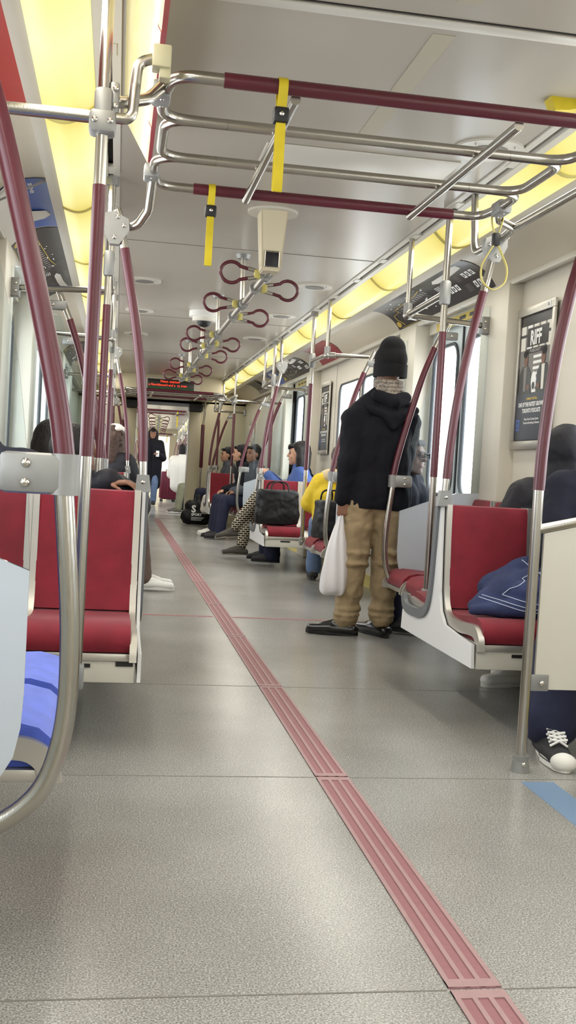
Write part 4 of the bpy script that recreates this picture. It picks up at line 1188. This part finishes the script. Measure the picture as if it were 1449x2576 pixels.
# square hem
import bmesh as _b
bm = _b.new(); bm.from_mesh(jk); _b.ops.bisect_plane(bm, geom=bm.verts[:] + bm.edges[:] + bm.faces[:], plane_co=(0, 0, .752), plane_no=(0.03, 0, 1), clear_inner=True)
es = [e for e in bm.edges if e.is_boundary]
_b.ops.holes_fill(bm, edges=es); bm.to_mesh(jk); bm.free(); jk.shade_smooth()
j = obj('jacket', jk, 'jacket_black', p.o)
hd = MB()
bk = -p.f
n0 = J['N']
hd.chain([n0 + p.r * -.15 + bk * .05 - UP * .10, n0 + bk * .105 - UP * .15, n0 + p.r * .15 + bk * .05 - UP * .10], [.028, .038, .028])
hd.chain([n0 + p.r * -.085 + bk * .05 - UP * .03, n0 + bk * .10 - UP * .06, n0 + p.r * .085 + bk * .05 - UP * .03], [.040, .045, .040])
hd.chain([n0 + p.r * -.06 + bk * .10 - UP * .13, n0 + bk * .115 - UP * .20, n0 + p.r * .06 + bk * .10 - UP * .13], [.025, .028, .025])
obj('hood', remesh(hd, .009, 5, wr=.01, name='hood'), 'jacket_black', j)
# trousers, gathered at the ankles
m = MB(); m.cap(J['HL'] - UP * .03, .098, J['HR'] - UP * .03, .098, 14)
for q, o_ in (('L', 0), ('R', 1)):
    h, k, a = J['H' + q], J['K' + q], J['A' + q]
    m.chain([h - UP * .04, h.lerp(k, .5), k, k.lerp(a, .55), a + UP * .13, a + UP * .03], [.100, .096, .083, .074, .068, .074])
    for t, rr in ((.80, .078), (.90, .080), (.97, .076)):
        c = k.lerp(a, t); m.sphere(c, (rr, rr, .022), 14, 8)
    m.sphere(k - UP * .03 - p.f * .02, (.084, .084, .03), 14, 8); m.sphere(k + UP * .035 - p.f * .015, (.086, .088, .028), 14, 8)
obj('trousers', remesh(m, .008, 3, wr=.030, wsc=.07, name='trousers'), 'khaki', p.o)
p.shoes('shoe_black', 'black', L=.275)
# his bag
def soft_bag(name, label, cat, loc, mat, pts, rs, wr=.02, handles=None, voxel=.009, squash=None):
    r = thing(name, label, cat, loc); m = MB(); m.chain([V(q) for q in pts], rs)
    if squash: bmesh.ops.scale(m.bm, vec=squash, verts=m.bm.verts)
    obj('bag_body', remesh(m, voxel, 4, wr=wr, wsc=.09, name='bag'), mat, r)
    for h in handles or []: obj('handle', MB().tube(smooth_path(h, 6), .006, n=8), mat, r)
    return r
r = thing('plastic_bag', 'crumpled white plastic bag hanging from the standing man\'s hand', 'bag', (.53, 5.95, .243))
mb = MB(); rows = []
prof = [(.0, .055, .010), (.012, .075, .045), (.06, .080, .060), (.14, .078, .055), (.22, .066, .045), (.29, .050, .035), (.35, .034, .025), (.40, .018, .016), (.44, .010, .010)]
N = 32
for z, a, b in prof:
    z *= 1.09
    off = .030 * (z / .48) ** 1.3
    rows.append([mb.bm.verts.new(((a + .006 * math.sin(5 * t + z * 14)) * math.cos(t) + off, (b + .007 * math.sin(7 * t + z * 9)) * math.sin(t), z + .006 * math.sin(3 * t))) for t in [2 * PI * i / N for i in range(N)]])
for A, B in zip(rows[:-1], rows[1:]):
    for i in range(N): mb.bm.faces.new((A[i], A[(i + 1) % N], B[(i + 1) % N], B[i]))
mb.bm.faces.new(rows[0]); mb.bm.faces.new(rows[-1])
o = obj('bag_body', mb, 'bag_white', r)
sd = o.modifiers.new('s', 'SUBSURF'); sd.levels = 1; sd.render_levels = 2
obj('handle', MB().tube([(.030, -.008, .47), (.029, -.014, .47 + .02), (.028, 0, .505), (.029, .014, .49), (.030, .008, .47)], .007, n=8), 'bag_white', r)
# ------------------------------------------------------------------ people around him
p = Person((1.00, 6.26, 0), (.8, -.6), hf=(.72, -.69))  # solid figure added in place of a reflection in the screen glass
p.torso(p.at(0, 0, .60), p.at(0, 0, .82), p.at(0, 0, .965), p.at(.03, 0, 1.075), .15, .07)
p.arms(p.at(0, -.21, .70), p.at(.08, -.17, .50), p.at(0, .21, .70), p.at(.08, .17, .50)).legs(p.at(0, -.08, .34), p.at(0, -.08, .10), p.at(0, .08, .34), p.at(0, .08, .10))
p.body('short figure added as the draught screen reflection of a dark-haired person in glasses', 'skin_dim', .006).hair('short', 'hair_black').top('jacket_navy', .028).bottoms('denim_dark').shoes('shoe_matte', 'black', L=.22)
H = p.J['H']; f, r, u = p.hf, p.hr, p.hu; m = MB()
for e in (-1, 1):
    c = H + r * e * .034 + f * .103 + u * .004
    m.tube([c + r * a + u * b for a, b in ((-.026, -.017), (.026, -.017), (.026, .017), (-.026, .017))], .0032, closed=True, n=6)
    m.tube([H + r * e * .06 + f * .10 + u * .012, H + r * e * .082 + f * .0 + u * .006], .0028, n=6)
m.tube([H + r * -.008 + f * .104 + u * .008, H + r * .008 + f * .104 + u * .008], .003, n=6)
obj('eyeglasses', m, 'black', p.o)
# black puffer person on the far side of the right seats
p = Person((1.22, 4.46, 0), (0, 1), hf=(-.15, 1)).sit(.43, lean=-.02, tall=-.06, shin=-.08, fwd=.42)
p.legs(p.at(.40, -.13, .50), p.at(.24, -.02, .085), p.at(.42, .06, .50), p.at(.36, .10, .085)); p.J['TL'] = V((-1, -.25, 0)); p.J['TR'] = V((-1, .1, 0))
p.body('person in black hooded puffer coat seated facing away behind the right maroon seats', 'skin').top('puffer', .058, wr=.03, hood='up').bottoms('denim_dark', r2=.075, cut=.12).shoes('shoe_white', 'sole_white', L=.27)
# nearest right passenger, mostly outside the frame
p = Person((1.23, 4.06, 0), (0, -1), hf=(.1, -1)).sit(.43, lean=.02, tall=-.01)
p.legs(p.at(.44, -.10, .51), p.at(.54, -.12, .10), p.at(.42, .30, .51), p.at(.585, .425, .087)); p.J['TR'] = V((-.12, -1, 0)); p.J['TL'] = V((.1, -1, 0))
p.body('passenger in navy coat and wide dark trousers behind the cream panel, black canvas sneakers', 'skin').hair('long', 'hair_black').top('jacket_navy', .05, wr=.022).bottoms('denim_dark', .10, .10, .088, cut=.10, flare=.02).shoes('shoe_matte', 'sole_white', 'high', L=.27, k=1.1, laces=True)
# denim lying on the seat
r = thing('denim_jacket', 'crumpled blue denim with white stitching lying on the near right maroon seat', 'clothing', (.80, 4.02, .425))
m = MB()
m.chain([(-.12, -.06, .035), (.0, -.02, .07), (.24, .02, .12)], [.030, .075, .115]); m.chain([(-.02, .05, .10), (.10, .06, .16), (.24, .06, .19)], [.05, .06, .065]); m.chain([(-.14, -.10, .022), (.05, -.12, .04), (.26, -.12, .06)], [.020, .045, .06])
m.chain([(-.10, -.06, .05), (.02, .02, .11), (.14, .05, .16)], [.030, .050, .06]); m.chain([(.06, -.10, .09), (.2, -.10, .12)], [.05, .06])
obj('cloth', remesh(m, .009, 6, wr=.02, wsc=.10, name='cloth'), 'denim', r)
cl = r.children[0]
BV = __import__('mathutils').bvhtree.BVHTree.FromPolygons([v.co for v in cl.data.vertices], [q.vertices for q in cl.data.polygons])
def drape(pts):
    """stitch lines pressed onto the front of the cloth"""
    out = []
    for q in smooth_path([(x, 0, z) for x, z in pts], 10):
        h = BV.ray_cast(V((q.x, -1, q.z)), V((0, 1, 0)))
        if h[0] is not None: out.append(h[0] + h[1] * .0012)
    return out
m = MB()
for L_ in ([(-.125, .075), (-.05, .055), (.06, .03), (.20, .022), (.30, .022)], [(-.12, .085), (-.04, .066), (.07, .042), (.20, .034), (.30, .034)],
           [(-.02, .085), (.05, .14), (.14, .175), (.22, .17)], [(-.02, .085), (.06, .065), (.16, .055), (.28, .055)], [(.10, .215), (.125, .19), (.145, .165)], [(.14, .175), (.17, .15), (.20, .13)]):
    P_ = drape(L_)
    if len(P_) > 2: m.tube(P_, .0018, n=6)
obj('stitching', m, 'stitch', r)
# ---- second right bay
p = Person((1.06, 10.30, 0), (-1, .25), hf=(-1, .3)).sit(.43, lean=.0, tall=-.02)
p.legs(p.at(.25, -.12, .50), p.at(.22, -.14, .12), p.at(.30, .12, .50), p.at(.30, .14, .12)); p.arms(p.at(.10, -.22, .68), p.at(.30, -.08, .88), p.at(.10, .22, .68), p.at(.30, .06, .88))
p.body('woman with dark bob in blue jacket seated sideways, looking left behind the black bags', 'skin').hair('bob', 'hair_black').top('jacket_blue', .035).bottoms('denim_dark', r2=.085).shoes('shoe_matte', 'black')
p = Person((1.08, 8.46, 0), (.06, 1), hf=(.35, .9)).sit(.43, lean=.0, tall=-.08, shin=.12, fwd=.46)
p.body('person in bright yellow jacket with cream hood and hair bun on the right wall seat', 'skin').hair('bun', 'hair_brown').top('jacket_yellow', .045).bottoms('denim_pale').shoes('shoe_matte', 'black')
m = MB(); N = p.J['N']
m.chain([N - p.r * .12 + p.f * .08, N - p.r * .10 - p.f * .07, N - p.f * .12, N + p.r * .10 - p.f * .07, N + p.r * .12 + p.f * .08], [.045, .06, .065, .06, .045])
obj('hood', remesh(m, .01, 5, wr=.015, name='hood'), 'hood_cream', p.o)
p = Person((1.17, 10.98, 0), (-1, 0)).sit(.43, lean=-.02)
p.legs(p.at(.50, .0, .50), p.at(.58, -.04, .12), p.at(.45, -.12, .64), p.at(.66, .0, .30)); p.J['TL'] = V((-1, -.1, 0)); p.J['TR'] = V((-1, .0, -.12))
p.body('passenger with crossed legs in black and cream patterned trousers and slip-on shoes', 'skin').hair('bob', 'hair_brown').top('jacket_black', .03).bottoms('houndstooth', .088, .072, .058, cut=.10).shoes('shoe_grey', 'sole_grey', L=.25)
# shopping bags on the seats
def tote(label, loc, w, d, h, rz=0.0):
    r = thing('shopping_bag', label, 'bag', loc, rz); m = MB()
    b = m.bm; rows = []
    for z, k in ((0, .93), (.02, 1.0), (h * .3, 1.04), (h * .65, .99), (h * .93, .92), (h, .88)):
        rows.append([b.verts.new((x * w / 2 * k + .006 * math.sin(z * 40 + x), y * d / 2 * k, z)) for x, y in ((-1, -1), (-.33, -1.06), (.33, -1.02), (1, -1), (1, 1), (.33, 1.04), (-.33, 1.05), (-1, 1))])
    for A, B in zip(rows[:-1], rows[1:]):
        for i in range(8): b.faces.new((A[i], A[(i + 1) % 8], B[(i + 1) % 8], B[i]))
    b.faces.new(rows[0]); b.faces.new(rows[-1])
    o = obj('bag_body', m, 'bag_black', r); s_ = o.modifiers.new('s', 'SUBSURF'); s_.levels = 2; s_.render_levels = 4
    t = bpy.data.textures.new('creases', 'CLOUDS'); t.noise_scale = .13; d_ = o.modifiers.new('d', 'DISPLACE'); d_.texture = t; d_.strength = .035; d_.texture_coords = 'LOCAL'
    for y in (-d * .4, d * .4): obj('handle', MB().tube(smooth_path([(-w * .2, y, h - .03), (-w * .17, y * .8, h + .05), (0, y * .6, h + .075), (w * .17, y * .8, h + .05), (w * .2, y, h - .03)], 5), .007, n=8), 'bag_black', r)
    return r
tote('large black shopping bag standing on the maroon seat before the blue-jacketed woman', (.76, 9.74, .43), .42, .24, .33, .1)
tote('black shopping bag on the right wall seat in front of the yellow jacket', (.93, 8.10, .425), .24, .26, .31, .15)
# ---- third right bay
p = Person((1.10, 13.72, 0), (-1, -.1), hf=(-.85, -.5)).sit(.43, lean=.05)
p.body('young man in grey jacket looking sideways behind the far right draught screen', 'skin_dark', .010).hair('short').top('jacket_grey', .035).bottoms('denim_dark').shoes('shoe_matte', 'black')
p = Person((1.08, 14.15, 0), (-1, 0), hf=(-1, .3)).sit(.43, lean=.15)
p.body('black-haired man in dark jacket and navy trousers with white sneakers, far right seats', 'skin', .010).hair('short').top('jacket_black', .04).bottoms('denim_dark').shoes('shoe_white', 'sole_white')
p = Person((1.08, 16.8, 0), (-1, 0), hf=(-1, -.2)).sit(.43, lean=.06, spread=.16, fwd=.48)
p.body('passenger in grey coat at the end seats with a black lettered bag between the feet', 'skin', .012).hair('short').top('jacket_grey', .04).bottoms('denim_dark').shoes('shoe_white', 'sole_white', L=.28)
r = thing('drawstring_bag', 'black bag with white lettering standing on the floor near the gangway', 'bag', (.55, 16.55, .0))
m = MB(); m.chain([(-.13, 0, .14), (.13, 0, .14)], [.13, .13]); m.chain([(-.10, 0, .30), (.12, 0, .28)], [.10, .10]); m.cap((.02, 0, .38), .08, (.02, 0, .44), .05)
bmsh = remesh(m, .012, 5, wr=.02, name='bag'); obj('bag_body', bmsh, 'bag_black', r)
d = Decals(lambda a, b, off: V((a, -.128 - .012 * math.cos(a * 8) - off, b)))
d.text('S', -.10, .21, .15, 'white', bold=.006); d.text('SPORT', -.10, .155, .055, 'white', bold=.002)
for i in range(3): d.quad(-.10, .125 - .02 * i, .1 - .02 * i, .132 - .02 * i, 'white')
d.build(r, {'white': 'white_lettering'})
obj('strap', MB().ribbon(smooth_path([(.0, -.10, .40), (.10, -.14, .30), (.2, -.15, .16), (.26, -.13, .05)], 5), (.5, 0, .5), .05, .006), 'black', r)
r = soft_bag('cloth_bag', 'green cloth bag beside the last right-hand seats', 'bag', (.80, 16.25, .43), 'green', [(0, 0, .08), (0, 0, .26)], [.08, .06])
r = soft_bag('paper_bag', 'small white bag under the green bag near the gangway', 'bag', (.66, 16.30, .22), 'knit_white', [(0, 0, .06), (0, 0, .22)], [.09, .06])
# ---- left side
p = Person((-.87, 4.17, 0), (0, 1), hf=(.35, 1)).sit(.43, lean=-.03, tall=-.15)
p.J['H'] += V((-.03, 0, -.03))
p.arms(p.at(-.02, -.23, .70), p.at(.2, -.16, .60), p.at(.10, .20, .78), p.at(-.08, .10, .86)); p.J['DR'] = V((.6, -.2, .05)); p.J['QR'] = V((0, 0, -1))
p.body('person in dark puffer jacket seated facing away, hand resting on the left seat back', 'skin_dark').hair('short').top('puffer', .05, wr=.028).bottoms('denim_dark').shoes('shoe_matte', 'black')
p = Person((-1.24, 4.20, 0), (0, 1)).sit(.43, lean=-.02, tall=-.05)
p.J['H'] += V((-.06, .03, -.02))
p.body('person in navy jacket seated facing away at the far left edge', 'skin').hair('short').top('jacket_navy', .05, wr=.022).bottoms('denim_dark').shoes('shoe_matte', 'black')
p = Person((-1.04, 5.34, 0), (1, .2), hf=(1, .35)).sit(.43, lean=-.02, tall=-.13, fwd=.36, shin=-.14)
p.body('person with long dark hair and orange top seated along the left wall', 'skin').hair('long').top('orange', .03).bottoms('denim_dark').shoes('shoe_matte', 'black')
p = Person((-.80, 9.93, 0), (.3, 1), hf=(.1, 1)).sit(.43, lean=.02)
p.body('woman with brown curls and white hat in a dark puffer jacket, second left bay', 'skin', .010).hair('curly', 'hair_brown', .011).top('puffer', .045, wr=.025).bottoms('denim_dark').shoes('shoe_matte', 'black')
H = p.J['H']; m = MB(); m.sphere(H + UP * .115 + V((.03, 0, 0)), (.075, .075, .045), 16, 10)
for i in range(14):
    a = 2 * PI * i / 14; m.sphere(H + UP * .105 + V((.03 + .075 * math.cos(a), .075 * math.sin(a), 0)), .024, 8, 6)
obj('white_hat', remesh(m, .010, 3, name='hat'), 'knit_white', p.o)
p = Person((-1.06, 7.93, 0), (1, 0)).sit(.43, lean=.10, fwd=.50, shin=.06, tall=-.06)
p.arms(p.at(.18, -.22, .66), p.at(.44, -.10, .62), p.at(.18, .22, .66), p.at(.44, .06, .64))
p.body('passenger in grey-blue jacket leaning forward, white sneaker beyond the left maroon seat', 'skin_dark', .010).hair('short').top('jacket_grey', .04).bottoms('brownpant').shoes('shoe_white', 'sole_white', L=.28)
# ------------------------------------------------------------------ the next car
THERE = 'in the next car'
struct('floor', MB().box((-.52, 18.2, -.05), (.52, 19.3, .002)), 'floor')
gm = MB()
for s in (1, -1):
    for i in range(8): gm.box((s * .56, 18.24 + .12 * i, .05), (s * .64, 18.34 + .12 * i, 2.0))
struct('wall_gangway', gm, 'grey_dark'); struct('ceiling', MB().box((-.66, 18.2, 1.98), (.66, 19.3, 2.02)), 'grey_dark')
XF = Matrix.Translation((0, 19.2, 0)) @ Matrix.Rotation(math.radians(-2.0), 4, 'Z')
C2 = [3.2, 8.96, 14.72, 20.48]; D2 = [6.08, 11.84, 17.6]
shell(0, 23, C2, D2); lights(0, 23, THERE)
for c in C2:
    for s in (-1, 1):
        seats(s, c, THERE, c + .1); poles(s, c, THERE, c + .1, ladder=c in (3.2, 20.48))
    if c in (3.2, 20.48):
        place('ladder', ladder_builder, 'overhead steel frame with maroon rails at the %s of the next car' % ('start' if c < 5 else 'far end'), 'overhead grab frame', (0, c - 1.06, 0), 0, 'overhead grab frames')
        strap(.35, c - 1.05, 1.985, 'yellow strap on the overhead frame at the %s of the next car' % ('start' if c < 5 else 'far end'), .30)
bar = thing('ceiling_bar', 'steel ceiling bar with ring handles in the next car', 'grab bar', (0, 4.6, 1.975))
obj('rail', MB().tube([(0, 0, 0), (0, 13, 0)], .0185), 'steel_dull', bar)
for i in range(12):
    place('ring%d' % (1 if i % 2 else -1), ring_builder(1), '%s ring handle on the ceiling bar of the next car' % nth('ring2'), 'handle', (0, 4.8 + i * 1.05, 1.975), 0, 'ring handles in the next car')
struct('wall_end', MB().box((-1.5, 23, 0), (-.5, 23.1, 2.4)).box((.5, 23, 0), (1.5, 23.1, 2.4)).box((-.5, 23, 1.98), (.5, 23.1, 2.4)).box((-.6, 24, 0), (.6, 24.1, 2.4)), 'cream_warm')
# walkers and sitters there
p = Person((-.02 - .1, 4.3, 0), (.05, -1)); 
p.torso(p.at(0, 0, .90), p.at(0, 0, 1.25), p.at(0, 0, 1.45), p.at(.03, 0, 1.57), .165)
p.arms(p.at(.02, -.24, 1.05), p.at(.22, -.12, 1.12), p.at(-.02, .24, 1.05), p.at(.10, .22, .82)).legs(p.at(.10, -.08, .49), p.at(.12, -.07, .10), p.at(-.02, .09, .48), p.at(-.22, .09, .12))
p.body('woman in long black coat and jeans walking towards the camera with a phone', 'skin_dark', .010).hair('long', voxel=.011).bottoms('denim_pale').shoes('shoe_matte', 'black').top('jacket_black', .05, hem=.55, name='coat')
o = thing('phone', 'dark phone with lit face held by the walking woman', 'phone', (-.0, 4.02, 1.13)); obj('phone_body', MB().box((-.035, -.006, -.06), (.035, .004, .07), .004), 'white', o)
r = thing('suitcase', 'large maroon upright suitcase on wheels in the next car', 'suitcase', (.30, 6.9, 0), .2)
obj('shell', MB().box((-.20, -.13, .06), (.20, .13, .74), .06), 'suitcase', r); obj('handle', MB().tube([(-.06, 0, .73), (-.06, 0, .78), (.06, 0, .78), (.06, 0, .73)], .010, .02), 'black', r)
for x in (-.15, .15):
    for y in (-.09, .09): obj('wheel', MB().disc((x, y, .03), .03, .025, 'x'), 'rubber', r)
for i in range(5): obj('rib', MB().box((-.14 + .07 * i - .006, -.136, .14), (-.14 + .07 * i + .006, -.126, .66), .004), 'maroon_dark', r)
p = Person((.48, 1.7, 0), (.3, 1)).sit(.46, tall=.05); p.body('person in white shirt seated with back turned in the next car', 'skin_dark', .011).hair('short').top('shoe_white', .05, name='shirt').bottoms('jacket_grey').shoes('shoe_matte', 'black')
p = Person((.98, 1.1, 0), (-1, 0)).sit(.43, fwd=.50); p.body('seated passenger in olive trousers just past the gangway post', 'skin', .011).hair('short').top('jacket_black', .04).bottoms('olive').shoes('shoe_grey', 'sole_white')
p = Person((.98, 8.2, 0), (-1, 0)).sit(.43); p.body('dark-haired passenger seated on the right far along the next car', 'skin', .012).hair('short').top('jacket_black', .04).bottoms('denim_dark').shoes('shoe_matte', 'black')
p = Person((-.9, 5.3, 0), (1, 0)).sit(.43); p.body('passenger in dark jacket on the left seats of the next car', 'skin', .012).hair('short').top('jacket_navy', .04).bottoms('denim_dark').shoes('shoe_matte', 'black')
XF = Matrix()
# ------------------------------------------------------------------ camera, world, lamps
cd = bpy.data.cameras.new('camera'); cam = bpy.data.objects.new('camera', cd); COL.objects.link(cam)
cd.sensor_fit = 'VERTICAL'; cd.sensor_height = 36.0; cd.lens = 36.0 * 2660 / 2576; cd.clip_start = .05; cd.clip_end = 200
Rm = Matrix(((0.98547101, -0.04998221, -0.16232271), (-0.15993604, 0.04855532, -0.98593247), (0.05716071, 0.99756913, 0.03985591)))
cam.matrix_world = Matrix.Translation((-.735, 0, .95)) @ Rm.to_4x4()
SC.camera = cam
w = bpy.data.worlds.new('overcast'); SC.world = w; w.use_nodes = True
bg = w.node_tree.nodes['Background']; bg.inputs['Color'].default_value = (.94, .97, 1, 1); bg.inputs['Strength'].default_value = 6.0
def area(name, loc, size, power, col, rot=(0, 0, 0)):
    l = bpy.data.lights.new(name, 'AREA'); l.shape = 'RECTANGLE'; l.size, l.size_y = size; l.energy = power; l.color = col
    o = bpy.data.objects.new(name, l); COL.objects.link(o); o.location = loc; o.rotation_euler = rot
    return o
for s in (1, -1):
    # the tubes behind the ceiling covers
    for y0, y1, e in ((-5, 4, 46), (4, 18, 70)):
        area('tube_lamp', (s * .95, (y0 + y1) / 2, 2.185), (.14, y1 - y0), e, (1, .97, .90), (0, s * .35, 0))
for s in (1, -1):
    o = area('tube_lamp', (s * .95 + .4, 30.5, 2.185), (.14, 21), 76, (1, .97, .90), (0, s * .35, 0)); o.rotation_euler = (0, s * .35, math.radians(-2))
SC.view_settings.view_transform = 'Standard'; SC.view_settings.look = 'None'
SC.view_settings.exposure = 0.0; SC.view_settings.gamma = 1.0
SC.cycles.use_denoising = True
SC.cycles.max_bounces = 7; SC.cycles.diffuse_bounces = 3; SC.cycles.glossy_bounces = 3; SC.cycles.transparent_max_bounces = 16; SC.cycles.transmission_bounces = 4
SC.cycles.use_adaptive_sampling = True; SC.cycles.adaptive_threshold = 0.05
bpy.data.scenes.remove(TMP)
SC.cycles.sample_clamp_indirect = 6
SC.cycles.caustics_reflective = False; SC.cycles.caustics_refractive = False
